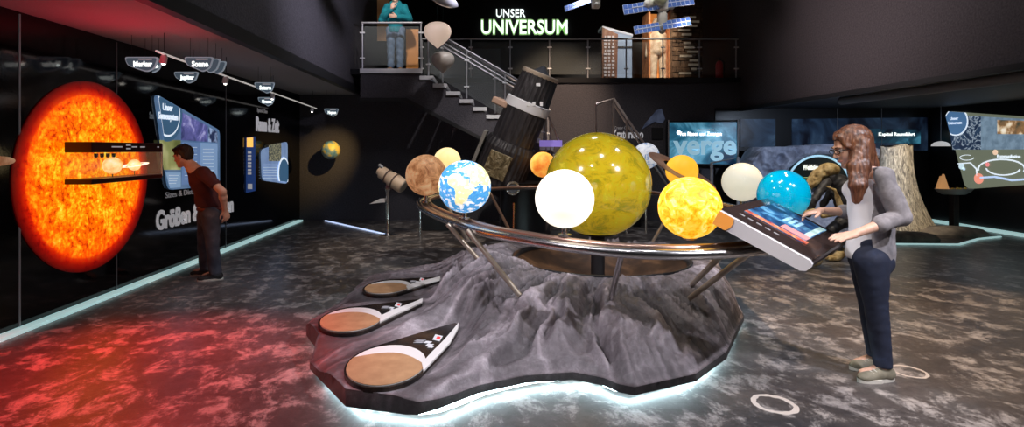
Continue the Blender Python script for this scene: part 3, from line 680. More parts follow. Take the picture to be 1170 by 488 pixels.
put(mb, 'ring', mat('white_hot_ring', (1,.9,.75), emis=1.6, ecol=(1,.85,.65)), t)

# first wall display
t = thing('wall_display', 'large slanted blue display with round logo on the left wall behind the man', 'display', WL(215,215,.03))
def wpoly(pts, r, off, th=.01): return MB().prism(rpoly([WL(x, y, off) for x, y in pts], r), (th,0,0))
put(wpoly([(175,107),(249,149),(249,212),(191,217)], .09, .0, .03), 'panel', nmat('blue_display_panel', [(.3,(.06,.13,.25)),(.7,(.12,.2,.34))], 3, 3, emis=.75), t)
def quad(pts, m, nm, off=.032): return put(MB().prism([WL(x, y, off) for x, y in pts], (.006,0,0)), nm, m, t)
quad([(207,128),(237,144),(237,162),(207,160)], nmat('violet_nebula', [(.35,(.03,.04,.12)),(.55,(.12,.12,.35)),(.7,(.5,.5,.8)),(.8,(.9,.9,1))], 4, 6, 1, emis=.8), 'nebula_picture')
quad([(182,160),(206,160),(206,194),(187,194)], nmat('green_glow_print', [(.35,(.12,.14,.04)),(.5,(.3,.32,.12)),(.65,(.65,.65,.35)),(.75,(.95,.95,.7))], 1.6, 3, emis=.7), 'glow_picture')
quad([(238,145),(248,151),(248,163),(238,162)], nmat('dark_sphere_print', [(.45,(.02,.03,.08)),(.6,(.3,.4,.6))], 8, 4, emis=.8), 'sphere_picture')
quad([(208,162),(228,163),(228,210),(208,211)], mat('mid_blue_field', (.1,.16,.3), emis=.75, ecol=(.13,.22,.42)), 'text_field')
quad([(229,163),(248,164),(248,208),(229,209)], mat('light_blue_field', (.15,.22,.35), emis=.8, ecol=(.2,.32,.52)), 'text_field')
quad([(189,197),(206,197),(206,214),(194,215)], mat('pale_field', (.15,.25,.4), emis=.7, ecol=(.25,.4,.6)), 'text_field')
thin = mat('fine_caption', (.5,.6,.75), emis=.6, ecol=(.5,.62,.8))
mb = MB()
for xx0, xx1, ys in ((211,225,range(168,206,4)),(232,246,range(170,204,4)),(193,204,range(200,212,3))):
    for y in ys: mb.prism([WL(xx0,y,.04), WL(xx1-((y*7) % 4),y,.04), WL(xx1-((y*7) % 4),y+.9,.04), WL(xx0,y+.9,.04)], (.002,0,0))
put(mb, 'caption_lines', thin, t)
c = WL(191,130,.04); lg = mat('dark_logo', (.05,.12,.22), emis=.45, ecol=(.08,.2,.36))
pnl = [WL(*q) for q in [(176.5,109.5),(248,150),(248,211),(192,216)]]
logo_disc(c, .345, pnl, 1, XL+.039, lg, 'logo_field', t); logo_disc(c, .285, pnl, 1, XL+.043, wl, 'logo_ring', t); logo_disc(c, .262, pnl, 1, XL+.047, lg, 'round_logo', t)
put(text_mb('Unser', c+A(.014,-.12,.04), (0,1,0), (0,0,1), .22, .085, .02, .002), 'logo_letters', wl, t)
put(text_mb('Sonnensystem', c+A(.014,-.21,-.07), (0,1,0), (0,0,1), .43, .085, .02, .002), 'logo_letters', wl, t)
# second wall display and vertical sign
t = thing('wall_display', 'small rounded blue display on the left wall beyond the man', 'display', WL(312,209,.03))
put(wpoly([(297.5,171),(327,161.5),(327,210),(299,206)], .12, .0, .03), 'panel', nmat('blue_display_panel_b', [(.3,(.13,.2,.38)),(.7,(.22,.32,.5))], 3, 3, emis=.8), t)
quad([(307,166),(321,163),(321,184),(307,184)], nmat('brown_dotted_print', [(.45,(.05,.06,.06)),(.6,(.35,.33,.2))], 30, 3, emis=.7), 'dotted_picture')
mb = MB()
for y in range(188,204,3): mb.prism([WL(301,y,.04), WL(317,y,.04), WL(317,y+.8,.04), WL(301,y+.8,.04)], (.002,0,0))
put(mb, 'caption_lines', thin, t)
c = WL(324,197,.04); pnl = [WL(*q) for q in [(298.5,172),(326.5,163),(326.5,208),(300,205)]]; logo_disc(c, .30, pnl, 1, XL+.043, wl, 'logo_ring', t); logo_disc(c, .26, pnl, 1, XL+.047, lg, 'round_logo', t)
t = thing('vertical_sign', 'tall narrow dark blue sign with orange top on the left wall', 'sign', WL(285,218,.02))
def q2(pts, m, nm, off=.0, th=.03): return put(MB().prism([WL(x, y, off) for x, y in pts], (th,0,0)), nm, m, t)
q2([(281,157),(290,156),(290,218),(281,220)], mat('deep_blue', (.01,.03,.12), emis=.35, ecol=(.03,.08,.3)), 'board')
q2([(282,157.5),(289,157),(289,168),(282,168)], mat('orange_square', (1,.5,.1), emis=1.0, ecol=(1,.55,.12)), 'orange_field', .03, .004)
for k in range(7): q2([(283,173+k*4),(287,173+k*4),(287,175.4+k*4),(283,175.4+k*4)], M['letter'], 'letter_mark', .03, .004)
q2([(283,210),(288,210),(288,216),(283,216)], M['letter'], 'letter_mark', .03, .004)
t = thing('wall_lettering', 'large pale lettering Größen & Distanzen on the left wall behind the man', 'lettering', WL(178,262,.0))
YA = F*XL/(178-CX); YBd = F*XL/(266-CX)
put(text_mb('Größen & Distanzen', (XL+.004,YA,.565), (0,1,0), (0,0,1), YBd-YA, .235, .03, .008), 'letters', M['letter'], t)
put(text_mb('Sizes & Distances', (XL+.004,YA+.2,.935), (0,1,0), (0,0,1), .95, .075, .0, .004), 'lettering_line', M['letter_dim'], t)
t = thing('wall_lettering', 'pale lettering Raum & Zeit on the left wall above the far display', 'lettering', WL(293,150,.0))
YA = F*XL/(292.5-CX); YBd = F*XL/(318.5-CX)
put(text_mb('Raum & Zeit', (XL+.004,YA,1.87), (0,1,0), (0,0,1), YBd-YA, .25, .03, .008), 'letters', M['letter'], t)
put(text_mb('Space & Time', (XL+.004,YA+.05,2.2), (0,1,0), (0,0,1), .45, .07, .0, .004), 'lettering_line', M['letter_dim'], t)

# hanging name signs
sgm = mat('sign_slate', (.05,.08,.12), .35, emis=.12, ecol=(.35,.5,.65)); sgr = mat('sign_rim', (.3,.36,.42), .3, emis=.25, ecol=(.55,.68,.8))
def hsign(x0, y0, x1, y1, Y, txt, label, small=''):
    a = P(x0,y0,Y); b = P(x1,y1,Y); w = b[0]-a[0]; h = a[2]-b[2]; c = A((a[0]+b[0])/2,Y,b[2])
    t = thing('hanging_sign', label, 'sign', c, 'slate name signs hanging under the left soffit')
    def shp(g, yy):
        pts = [A(a[0]+g,yy,a[2]-g), A(b[0]-g,yy,a[2]-g), A(b[0]-.04-g,yy,b[2]+h*.25), A(b[0]-.12,yy,b[2]+g), A(a[0]+.14,yy,b[2]+h*.18+g), A(a[0]+.03+g,yy,b[2]+h*.45)]
        return rpoly(pts, .03, 4)
    put(MB().prism(shp(0,Y), (0,.02,0)), 'rim', sgr, t); put(MB().prism(shp(.012,Y-.004), (0,.004,0)), 'face', sgm, t)
    if txt: put(text_mb(txt, (a[0]+w*.28,Y-.008,b[2]+h*.36), (1,0,0), (0,0,1), w*.55, h*.36, .03, .002), 'letters', M['letter_lit'], t)
    if txt: put(MB().box((a[0]+w*.62,Y-.007,a[2]-h*.16), (w*.4,.004,h*.07)), 'caption_line', M['letter'], t)
    for xx in (a[0]+w*.2, b[0]-w*.2): put(MB().tube([(xx,Y+.01,a[2]-.01), (xx,Y+.01,2.72)], .002, 5), 'wire', M['satin_black'], t)
hsign(160,67,186,84,5.95,'Jo','partly hidden slate sign directly behind the Merkur sign')
hsign(142,65,181,82.5,5.75,'Merkur','slate hanging sign reading Merkur, leftmost of the hanging signs')
hsign(230,70,259,85,6.5,'','rearmost of the three overlapping slate signs beside the Sonne sign')
hsign(222,67,252,84,6.2,'','middle one of the three overlapping slate signs beside the Sonne sign')
hsign(210,65,244,82.5,5.9,'Sonne','slate hanging sign reading Sonne in front of two overlapping signs')
hsign(198,82,227,95.5,6.6,'Jupiter','slate hanging sign reading Jupiter hanging below the Sonne sign')
hsign(290,94,314,107,8.0,'Saturn','slate hanging sign reading Saturn under the light rail')
hsign(294,111,314,121.5,9.0,'Uranus','slate hanging sign reading Uranus right above the Raum & Zeit lettering')
hsign(370,124,387,133.5,11.2,'Neptun','slate hanging sign reading Neptun, farthest back near the wall globe')
# light rail
pts = [A(-3.21,5.5,2.51), A(-3.22,5.66,2.505), A(-3.45,11.6,2.385)]
t = thing('light_rail', 'thin white light rail running under the left soffit', 'light rail', A(-3.3,7,2.4))
put(MB().tube(pts, .011, 6), 'rail', mat('white_rail', (.8,.8,.8), .4, emis=.35, ecol=(1,.95,.9)), t, True)
for k, s in enumerate((.0,.25,.55,.95)):
    q = pts[1]*(1-s)+pts[2]*s; o = put(MB().lathe([(.02,0),(.035,-.03),(.035,-.09),(.0,-.09)], q, (.3,-.2,1), 14), 'spot_head', M['pale'], t, True)
    put(MB().sphere(q+A(-.02,.02,-.09), .02, 10), 'lamp_glass', mat('hot_lamp_%d' % k, (1,.95,.85), emis=5), o)
    put(MB().tube([q, (q[0],q[1],2.72)], .004, 5), 'wire', M['satin_black'], t)

# coin telescope
c = P(443,268,10.05)*A(1,1,0)
t = thing('viewing_telescope', 'cream viewing telescope on a steel post left of the planets', 'telescope', c)
put(MB().lathe([(.16,0),(.16,.012),(.05,.02),(.035,.05),(.035,.78),(.05,.80),(.05,.86),(0,.86)], c, seg=24), 'post', M['steel'], t, True)
b = P(446,203.5,10.05); ax = unit(A(-.86,.3,.52)); rim = mat('dark_band', (.15,.1,.08), .4)
crm = mat('cream_barrel', (.72,.56,.42), .4)
put(MB().lathe([(.0,-.31),(.125,-.30),(.135,-.27),(.135,-.02),(.12,.0),(.115,.2),(.08,.22),(.075,.27),(0,.27)], b, ax, 30), 'barrel', crm, t, True)
for s in (-.12,.05): put(MB().lathe([(.138-.012*(s > 0),s),(.146-.012*(s > 0),s+.005),(.146-.012*(s > 0),s+.025),(.138-.012*(s > 0),s+.03)], b, ax, 30, cap=False), 'band', rim, t, True)
put(MB().lathe([(0,-.315),(.105,-.315),(.118,-.295)], b, ax, 30), 'lens', mat('grey_lens', (.5,.45,.4), .3, .3), t, True)
put(MB().lathe([(.018,.0),(.03,.03),(.03,.1),(0,.1)], b+ax*.16+A(0,-.02,.1), (ax[0],ax[1],.6), 14), 'eyepiece', M['rail_steel'], t, True)
put(MB().box(b+A(-.02,0,-.15), (.12,.1,.1), bev=.01), 'mount', M['steel'], t)
put(MB().prism([P(422,233,10.0), P(440,231,10.0), P(440,227.5,10.0), P(432,228,10.0)], (0,.22,0)), 'leaflet_tray', M['pale'], t)
for k in (0,1,2): put(MB().lathe([(.012,0),(.012,.03),(0,.03)], b+A(.02*k-.05,-.07,-.19), (0,-1,0), 10), 'knob', rim, t)
put(MB().tube([P(480,257,9.9)*A(1,1,0), P(480,226,9.9)], .02, 8), 'short_post', M['steel'], None, label='thin short steel post on the floor right of the viewing telescope', cat='post')
put(MB().bbox(P(482,258,10.6)*A(1,1,0), A(P(513,0,10.6)[0],11.1,.62), bev=.01), 'black_box', M['satin_black'], None, label='low black box on the floor behind the earth globe', cat='box')

# big rocket-like tube
Yt = 10.1; kR = Yt/9.4
foil = nmat('crumpled_gold_foil', [(.35,(.08,.06,.03)),(.55,(.32,.26,.15)),(.75,(.75,.68,.5))], 9, 6, 1.5, rough=.3, metal=.6, bump=1, bdist=.03)
def fluted(name, cx, base, lite):
    return nmat(name, [(.3,(.012,.011,.013)),(.62,(.034,.031,.036)),(.8,lite)], 16, 5, rough=.45, bump=.6, stretch=(1,1,.25))
dk = fluted('dark_ribbed_skin', 0, 0, (.10,.09,.1))
p0, p1 = P(575,188,Yt), P(615,92,Yt-.25)
ax = unit(p1-p0); Lg = np.linalg.norm(p1-p0)
def along(px, py):
    q = P(px, py, Yt); return float(np.dot(q-p0, ax))
t = thing('rocket_tube_model', 'big dark tilted rocket-like tube with white band standing behind the planets', 'rocket model', P(597,245,Yt)*A(1,1,0))
def flute(prof_, o, axis, seg, n, amp, name, m):
    prof = [(a_*kR, b_*kR) for a_, b_ in prof_]
    axx = unit(axis); u = unit(np.cross(axx, (0,1,0))); w = np.cross(axx, u); a = np.linspace(0, 2*PI, seg, endpoint=False)
    rg = [np.array(o)+axx*h+np.outer((r+amp*np.sign(np.sin(a*n)))*np.cos(a), u)+np.outer((r+amp*np.sign(np.sin(a*n)))*np.sin(a), w) for r, h in prof]
    return put(MB().rings(rg), name, m, t, False)
flute([(.44,-.30),(.44,.30),(.40,.42)], p0, ax, 120, 30, .006, 'lower_section', dk)
flute([(.36,.42),(.36,.98)], p0, ax, 120, 24, .004, 'middle_section', dk)
rl = lambda pr: [(a_*kR, b_*kR) for a_, b_ in pr]
put(MB().lathe(rl([(.365,.98),(.375,.985),(.375,1.13),(.35,1.14)]), p0, ax, 48), 'white_band', mat('white_band', (.75,.75,.8), .4), t, True)
flute([(.335,1.13),(.305,1.58)], p0, ax, 120, 24, .004, 'upper_section', dk)
put(MB().lathe(rl([(.305,1.57),(.315,1.59),(.315,1.63),(.29,1.64),(.285,1.60),(.29,1.55)]), p0, ax, 48, cap=False), 'mouth_ring', mat('tan_ring', (.55,.45,.36), .4), t, True)
put(MB().lathe(rl([(.285,1.56),(.2,1.58),(.03,1.75),(0,1.76)]), p0, ax, 40), 'nose_cone', mat('grey_cone', (.09,.09,.1), .4), t, True)
q = p0+ax*.90+A(-.36,-.06,.1); put(MB().box(q+A(.0,.05,.18), (.12,.3,.3), frame(ax), bev=.02), 'tan_pod', mat('tan_pod', (.5,.33,.25), .5), t)
R = frame(ax, (0,-1,.2))
put(MB().box(p0+ax*.02+A(-.13,-.49,-.02), (.45,.40,.03), R, bev=.008), 'foil_panel', foil, t)
put(MB().box(p0+ax*.16+A(-.50,-.1,.12), (.75,.06,.34), R), 'side_flap', mat('pale_grey_flap', (.22,.21,.2), .5), t)
put(MB().box(p0+ax*1.48+A(.02,-.345,.02), (.07,.012,.05)), 'white_mark', M['pale'], t)
for k in (-.1,0,.13): put(MB().box(p0+ax*1.20+A(k+.05,-.395,-.05), (.05,.02,.07)), 'white_mark', M['pale'], t)
cb = P(597,245,Yt)*A(1,1,0)
put(MB().lathe([(.5,0),(.5,.06),(.42,.08),(.40,.85),(.44,.95),(0,.95)], cb, seg=40), 'base', M['satin_black'], t, True)
put(MB().lathe([(.12,0),(.12,.03),(.085,.03),(.085,.0)], P(586,215,Yt-.44), (0,-1,0), 30, cap=False), 'porthole_ring', M['steel'], t, True)
put(MB().lathe([(0,0),(.085,0),(.08,.01),(0,.012)], P(586,215,Yt-.44), (0,-1,0), 30), 'porthole_glass', mat('port_glass', (.12,.13,.15), .1), t, True)
put(MB().tube([P(587,232,Yt-.4), P(587,262,Yt-.5)*A(1,1,0)], .02, 8), 'front_strut', M['steel'], t, True)

# globe on the back wall
c = P(378,171.5,11.75)
gy = nmat('yellow_blue_globe', [(.38,(.08,.25,.45)),(.48,(.35,.45,.4)),(.53,(.75,.6,.12)),(.7,(.85,.62,.2))], 7, 5, rough=.4)
t = thing('wall_globe', 'small yellow and blue globe fixed to the dark back wall', 'globe', c)
put(MB().sphere(c, .195, 32), 'globe', gy, t, True); put(MB().tube([c+A(0,.18,0), (c[0],YB,c[2])], .02, 8), 'bracket', M['black'], t)

# ================================================================ ORRERY
RZ = .90
ctrl = [(-.74,7.3),(-.68,6.5),(-.46,5.7),(-.17,4.95),(.05,4.5),(.31,4.16),(.58,3.87),(.85,3.68),(1.1,3.59),(1.4,3.60),(1.77,3.72),(2.25,4.1),(2.6,4.9),(2.8,6.0),(2.78,7.4),(2.45,8.7),(1.8,9.4),(1.0,9.6),(.2,9.3),(-.42,8.4)]
def spline(c, n=8):
    c = np.array(c, float); k = len(c); out = []
    for i in range(k):
        p0_, p1_, p2_, p3_ = c[i-1], c[i], c[(i+1) % k], c[(i+2) % k]
        for j in range(n):
            t_ = j/n; out.append(.5*((2*p1_)+(-p0_+p2_)*t_+(2*p0_-5*p1_+4*p2_-p3_)*t_**2+(-p0_+3*p1_-3*p2_+p3_)*t_**3))
    return np.array(out)
rp = spline(ctrl); cen = rp.mean(0)
tan = np.roll(rp,-1,0)-np.roll(rp,1,0); nr = np.stack([tan[:,1],-tan[:,0]],1); nr /= np.linalg.norm(nr,axis=1)[:,None]
if np.sum(nr*(rp-cen)) < 0: nr = -nr
def ringline(off, z): q = rp+nr*off; return np.concatenate([q, np.full((len(q),1), z)], 1)
t_or = thing('orrery_frame', 'curved tubular metal ring on slanted legs carrying the glowing planets', 'frame', A(1.1,5.6,0))
put(MB().tube(ringline(.045,RZ-.02), .034, 12, closed=True), 'outer_rail', M['steel'], t_or, True)
put(MB().tube(ringline(-.075,RZ+.0), .026, 12, closed=True), 'inner_rail', M['copper'], t_or, True)
put(MB().rings([ringline(.04,RZ+.0), ringline(-.07,RZ+.012), ringline(-.07,RZ-.002), ringline(.04,RZ-.014)][::1], cap=False) if False else MB().tube(ringline(-.015,RZ-.004), .05, 8, closed=True, flat=(1,.16)), 'flat_band', mat('brown_steel_band', (.3,.22,.2), .3, .8), t_or, True)
legs = [(P(511,253,5.0), P(560,312,5.0)), (P(534,261,4.6), P(594,338,4.35)), (P(558,216,9.2), P(596,290,6.3)), (P(711,287,3.66), P(694,358,4.25)), (P(829,287,3.66), P(790,326,4.7)), (P(862,287,3.74), P(788,341,4.4)), (P(776,221,8.0), P(738,290,6.3)), (P(505,226,7.8), P(535,275,6.3))]
for i, (a, b) in enumerate(legs):
    a[2] = RZ-.02; put(MB().tube([a, b], .021, 10), 'leg', M['copper'] if i in (2,) else M['steel'] if i == 3 else mat('tan_steel_%d' % i, (.5,.42,.34), .35, .7), t_or, True)

# ---- planets
def planet(px, py, rpx, Y, label, m, seg=48, stem=True, name='planet_globe', rr=None):
    c = P(px, py, Y); r = rpx/F*Y
    t = thing(name, label, 'planet globe', A(c[0],c[1],RZ+.028), 'glowing planet globes on the metal ring')
    g = put(MB().sphere(c, r, seg), 'globe', m, t, True)
    if stem: put(MB().lathe([(.05,RZ+.028-c[2]),(.05,RZ+.04-c[2]),(.022,RZ+.045-c[2]),(.022,-r+.012),(.04,-r+.02)], c, seg=16), 'stem', M['steel'], t, True)
    return t, c, r
planet(487,200,23.5,6.5,'cratered orange brown globe, leftmost planet on the ring', nmat('cratered_brown', [(.35,(.28,.09,.03)),(.5,(.62,.3,.13)),(.65,(.85,.52,.28))], 8, 9, .6, emis=.50, nrough=.7, bump=.3))
planet(511,184,15.5,8.4,'glowing pale yellow globe behind the cratered brown one', nmat('pale_yellow_glow', [(.3,(1,.68,.25)),(.7,(1,.85,.5))], 3, 4, emis=1.05))
# the earth: continents drawn on the sphere
def earth(px, py, rpx, Y):
    t, c, r = planet(px, py, rpx, Y, 'bright blue and cream earth globe showing Africa', None, 8)
    old = [o for o in t.children if o.name.startswith('globe')][0]; bpy.data.objects.remove(old)
    seg = 320; mb = MB().sphere(c, r, seg); o = put(mb, 'globe', None, t, 'all', fixn=False)
    V = np.concatenate(mb.v)-c; v = V/np.linalg.norm(V, axis=1)[:,None]
    up = unit(A(-.1,-.25,1)); f = unit(-c+A(0,0,H)); rt = unit(np.cross(f, up))*-1; up = np.cross(rt, f)*1
    rt = unit(np.cross((0,0,1), f)); rt = rt if rt[0] > 0 else -rt; u2 = unit(np.cross(f, rt)); u2 = u2 if u2[2] > 0 else -u2
    a_ = math.radians(-14); rt, u2 = rt*math.cos(a_)+u2*math.sin(a_), u2*math.cos(a_)-rt*math.sin(a_)
    la0 = math.radians(14); pole = u2*math.cos(la0)+f*math.sin(la0); ff = f*math.cos(la0)-u2*math.sin(la0)
    lat = np.degrees(np.arcsin(np.clip(v@pole, -1, 1))); lon = np.degrees(np.arctan2(v@rt, v@ff))+28
    lon = (lon+180) % 360-180
    w = 3*(fbm(lon*.12+50, lat*.12+50, 4)-.5)*2.2; lo = lon+w; la = lat+3*(fbm(lon*.12+90, lat*.12+20, 4)-.5)*2.2
    polys = {'land': [[(-17,15),(-17,21),(-10,31),(-5,35),(10,37),(20,31),(32,31),(35,25),(43,11),(51,11),(41,-2),(40,-15),(35,-24),(28,-33),(19,-34),(12,-18),(13,-6),(9,4),(-5,5),(-12,8)],
        [(35,31),(36,36),(48,30),(56,26),(59,22),(52,16),(44,13),(39,21)], [(44,-16),(50,-15),(47,-25),(44,-24)],
        [(-9,37),(-9,43),(0,44),(-4,48),(4,52),(9,57),(12,65),(25,71),(60,70),(100,77),(140,72),(178,66),(160,60),(140,53),(132,42),(122,38),(121,28),(108,20),(105,10),(100,14),(92,22),(80,14),(77,8),(73,18),(67,25),(57,26),(48,30),(36,36),(27,37),(26,41),(18,40),(12,44),(16,38),(8,44),(0,38)],
        [(-5,50),(1,52),(-3,58),(-6,56)], [(-50,62),(-20,72),(-20,82),(-60,82),(-70,77)],[(95,5),(104,-5),(115,-8),(118,2),(108,3),(100,6)],[(114,-22),(130,-12),(142,-11),(153,-26),(145,-38),(130,-32),(115,-34)],
        [(-80,8),(-50,5),(-35,-6),(-40,-22),(-55,-35),(-68,-55),(-75,-45),(-70,-18),(-80,-4)]]}
    inside = np.zeros(len(lo), bool)
    for pl in polys['land']:
        x, y = np.array(pl).T; n = len(pl); ins = np.zeros(len(lo), bool); j = n-1
        for i in range(n):
            cnd = ((y[i] > la) != (y[j] > la)) & (lo < (x[j]-x[i])*(la-y[i])/(y[j]-y[i]+1e-9)+x[i]); ins ^= cnd; j = i
        inside |= ins
    ice = lat < -68+5*fbm(lon*.1, lat*.1, 3)
    col = np.zeros((len(lo),4)); col[:,3] = 1
    n1 = fbm(lon*.09+7, lat*.16+3, 5); n2 = fbm(lon*.3+7, lat*.3+3, 3)
    oc = np.array([.03,.2,.55])*(1-n2[:,None]*.8)+np.array([.12,.5,.85])*n2[:,None]*.8; ld = np.array([.95,.85,.42])*(.7+.5*n2[:,None]); gr = np.array([.7,.85,.4])
    band = np.exp(-((lat-2)/12)**2)[:,None]*.5+np.exp(-((lat-55)/14)**2)[:,None]*.5
    col[:,:3] = np.where(inside[:,None], ld*(1-band)+gr*band, oc)
    col[:,:3] = np.where(ice[:,None], 1.0, col[:,:3])
    cl = np.clip((n1-.55)*7, 0, .95)[:,None]; col[:,:3] = col[:,:3]*(1-cl)+cl
    at = o.data.color_attributes.new('earth_map', 'FLOAT_COLOR', 'POINT'); at.data.foreach_set('color', col.ravel())
    m, N, L, b = new_mat('earth_map'); an = N.new('ShaderNodeAttribute'); an.attribute_name = 'earth_map'
    L.new(an.outputs['Color'], b.inputs['Base Color']); L.new(an.outputs['Color'], b.inputs['Emission Color']); b.inputs['Emission Strength'].default_value = .85; b.inputs['Roughness'].default_value = .25
    o.data.materials.append(m)
earth(531,213,30,4.97)
planet(620,188,14.5,9.55,'small orange globe at the back beside the big tube', nmat('orange_red_glow', [(.35,(.75,.16,.02)),(.55,(1,.5,.08)),(.75,(1,.8,.3))], 4, 5, emis=.9))
planet(738,178,15,8.75,'white and blue streaked globe half hidden behind the big green globe', nmat('white_blue_streak', [(.4,(.25,.35,.55)),(.5,(.75,.78,.85)),(.7,(1,1,1))], 6, 6, 2, emis=.55))
tS, cS, rS = planet(779,195,18,7.6,'plain yellow orange globe with a flat ring', nmat('saturn_yellow', [(.3,(1,.42,.02)),(.7,(1,.62,.06))], 2, 3, emis=.95))
R = frame(A(.82,-.1,-.42), A(.25,-.28,.9)); a = np.linspace(0, 2*PI, 64, endpoint=False)
mb = MB(); rg = []
for k, z in ((2.3,.003),(2.3,-.003),(1.25,-.003),(1.25,.003)): rg.append(cS+np.stack([rS*k*np.cos(a), rS*k*np.sin(a), np.full(64, z)],1) @ R.T)
put(mb.rings(rg, closed=True), 'planet_ring', nmat('ring_bands', [(.3,(.35,.16,.1)),(.7,(.6,.4,.3))], 3, 3, rough=.4), tS)
planet(848,208,22,6.0,'cream white globe between the yellow and blue globes', nmat('cream_planet', [(.3,(.8,.78,.62)),(.7,(.95,.9,.75))], 2.2, 3, emis=.62, stretch=(1,1,3), coat=.5))
planet(895,222,28,4.8,'glossy turquoise blue globe behind the slanted console', nmat('turquoise_planet', [(.35,(.0,.26,.48)),(.55,(.0,.42,.62)),(.75,(.05,.55,.72))], 1.8, 3, rough=.12, emis=.5, coat=1))
planet(788,237,35,3.84,'speckled golden yellow globe at the right front of the ring', nmat('golden_speckle', [(.36,(.95,.26,.0)),(.46,(1,.46,.01)),(.54,(1,.66,.06)),(.68,(1,.92,.42))], 15, 9, 1, emis=.95, nrough=.7))
planet(645,227,33.5,4.0,'bright white globe in front of the big green yellow globe', nmat('white_glow_planet', [(.3,(1,.86,.62)),(.5,(1,.96,.85))], 1.6, 2, emis=1.06, stretch=(.6,.6,2.5)))
c = P(683,210.5,5.75); r = 59.5/F*5.75
t = thing('large_planet_globe', 'huge glossy olive yellow globe in the centre above the crater', 'planet globe', A(c[0],c[1],.2))
jm = nmat('olive_yellow_planet', [(.32,(.14,.22,.01)),(.43,(.33,.25,.01)),(.5,(.52,.35,.01)),(.57,(.46,.38,.015)),(.66,(.72,.56,.04)),(.78,(.8,.8,.3))], 3.4, 12, .7, rough=.15, emis=.50, coat=1, nrough=.78, stretch=(1,1,1.4))
put(MB().sphere(c, r, 72), 'globe', jm, t, True)
put(MB().lathe([(.07,.20-c[2]),(.07,-r+.0),(.2,-r+.03),(.22,-r+.08)], c, seg=24), 'stem', M['black'], t, True)

# ---- mountain with crater
def onplane(px, py, z0, gy, y0=3.3):
    Y = (H-z0+gy*y0)/((py-CY)/F+gy); return P(px, py, Y)
out_px = [(350,384),(372,362),(405,343),(405,335),(418,325),(460,316)]
outl = [P(x, y, F*(H-.05)/(y-CY))[:2] for x, y in out_px]+[A(*q) for q in ((.0,6.85),(.6,7.0),(1.4,7.0),(2.1,6.7),(2.4,6.2),(2.45,5.5))]
outl += [P(x, y, F*(H-.05)/(y-CY))[:2] for x, y in ((850,367),(838,393),(830,411),(795,437),(725,453),(706,449),(690,442),(655,435),(600,439),(546,451),(500,469),(479,475),(464,475),(395,466),(354,423),(364,404))]
OUT = np.array(outl)
def densify(poly, s=.03):
    o = []
    for i in range(len(poly)):
        a, b = poly[i], poly[(i+1) % len(poly)]; n = max(1, int(np.linalg.norm(b-a)/s))
        for j in range(n): o.append(a+(b-a)*j/n)
    return np.array(o)
def seg_dist(X, Y, poly):
    d = np.full(X.shape, 9.); ins = np.zeros(X.shape, bool)
    for i in range(len(poly)):
        a, b = poly[i], poly[(i+1) % len(poly)]; ab = b-a
        t_ = np.clip(((X-a[0])*ab[0]+(Y-a[1])*ab[1])/(ab@ab+1e-12), 0, 1)
        d = np.minimum(d, np.hypot(X-a[0]-t_*ab[0], Y-a[1]-t_*ab[1]))
        ins ^= ((a[1] > Y) != (b[1] > Y)) & (X < (b[0]-a[0])*(Y-a[1])/(b[1]-a[1]+1e-12)+a[0])
    return d, ins
CC = A(1.19,5.72); RC = .88
def ell_px(cx, cy, rx, ry, tilt=0, n=40, a0=0, a1=2*PI):
    a = np.linspace(a0, a1, n, endpoint=(a1-a0 < 6.2)); x = rx*np.cos(a); y = ry*np.sin(a); q = math.radians(tilt)
    return [(cx+x_*math.cos(q)-y_*math.sin(q), cy+x_*math.sin(q)+y_*math.cos(q)) for x_, y_ in zip(x, y)]
discs = [
 dict(e=(441,418.5,46,22.5,-9), tail=[(424,397),(452,389),(490,377),(520,369),(524,371),(523,379),(514,393),(500,408),(484,424)], edge=[(484,426),(500,409),(514,394),(523.5,377),(524,370.5),(519,377),(507,391),(494,404),(482,417)], icon=(500,387,1.0), z0=.185, gy=.03, nm='front'),
 dict(e=(401,366,35.5,13.2,-7), tail=[(395,352),(418,350),(450,345),(481,341.5),(483,343),(482,347),(466,354),(448,361),(434,369)], edge=[(434,370),(450,361.5),(468,354),(482.5,347),(483,342.5),(470,348),(452,354.5),(434,363)], icon=(455,349,.7), z0=.20, gy=.02, nm='middle'),
 dict(e=(443,328.5,26.5,7.2,-6), tail=[(438,321),(460,319.5),(485,317.5),(501,316.5),(503,317.5),(502,321),(488,324),(472,328.5),(466,331)], edge=[(466,332),(474,328.5),(490,324.5),(502.5,321),(503,317.3),(490,320.5),(474,324.5),(464,328.5)], icon=(482,320,.5), z0=.21, gy=.01, nm='rear')]
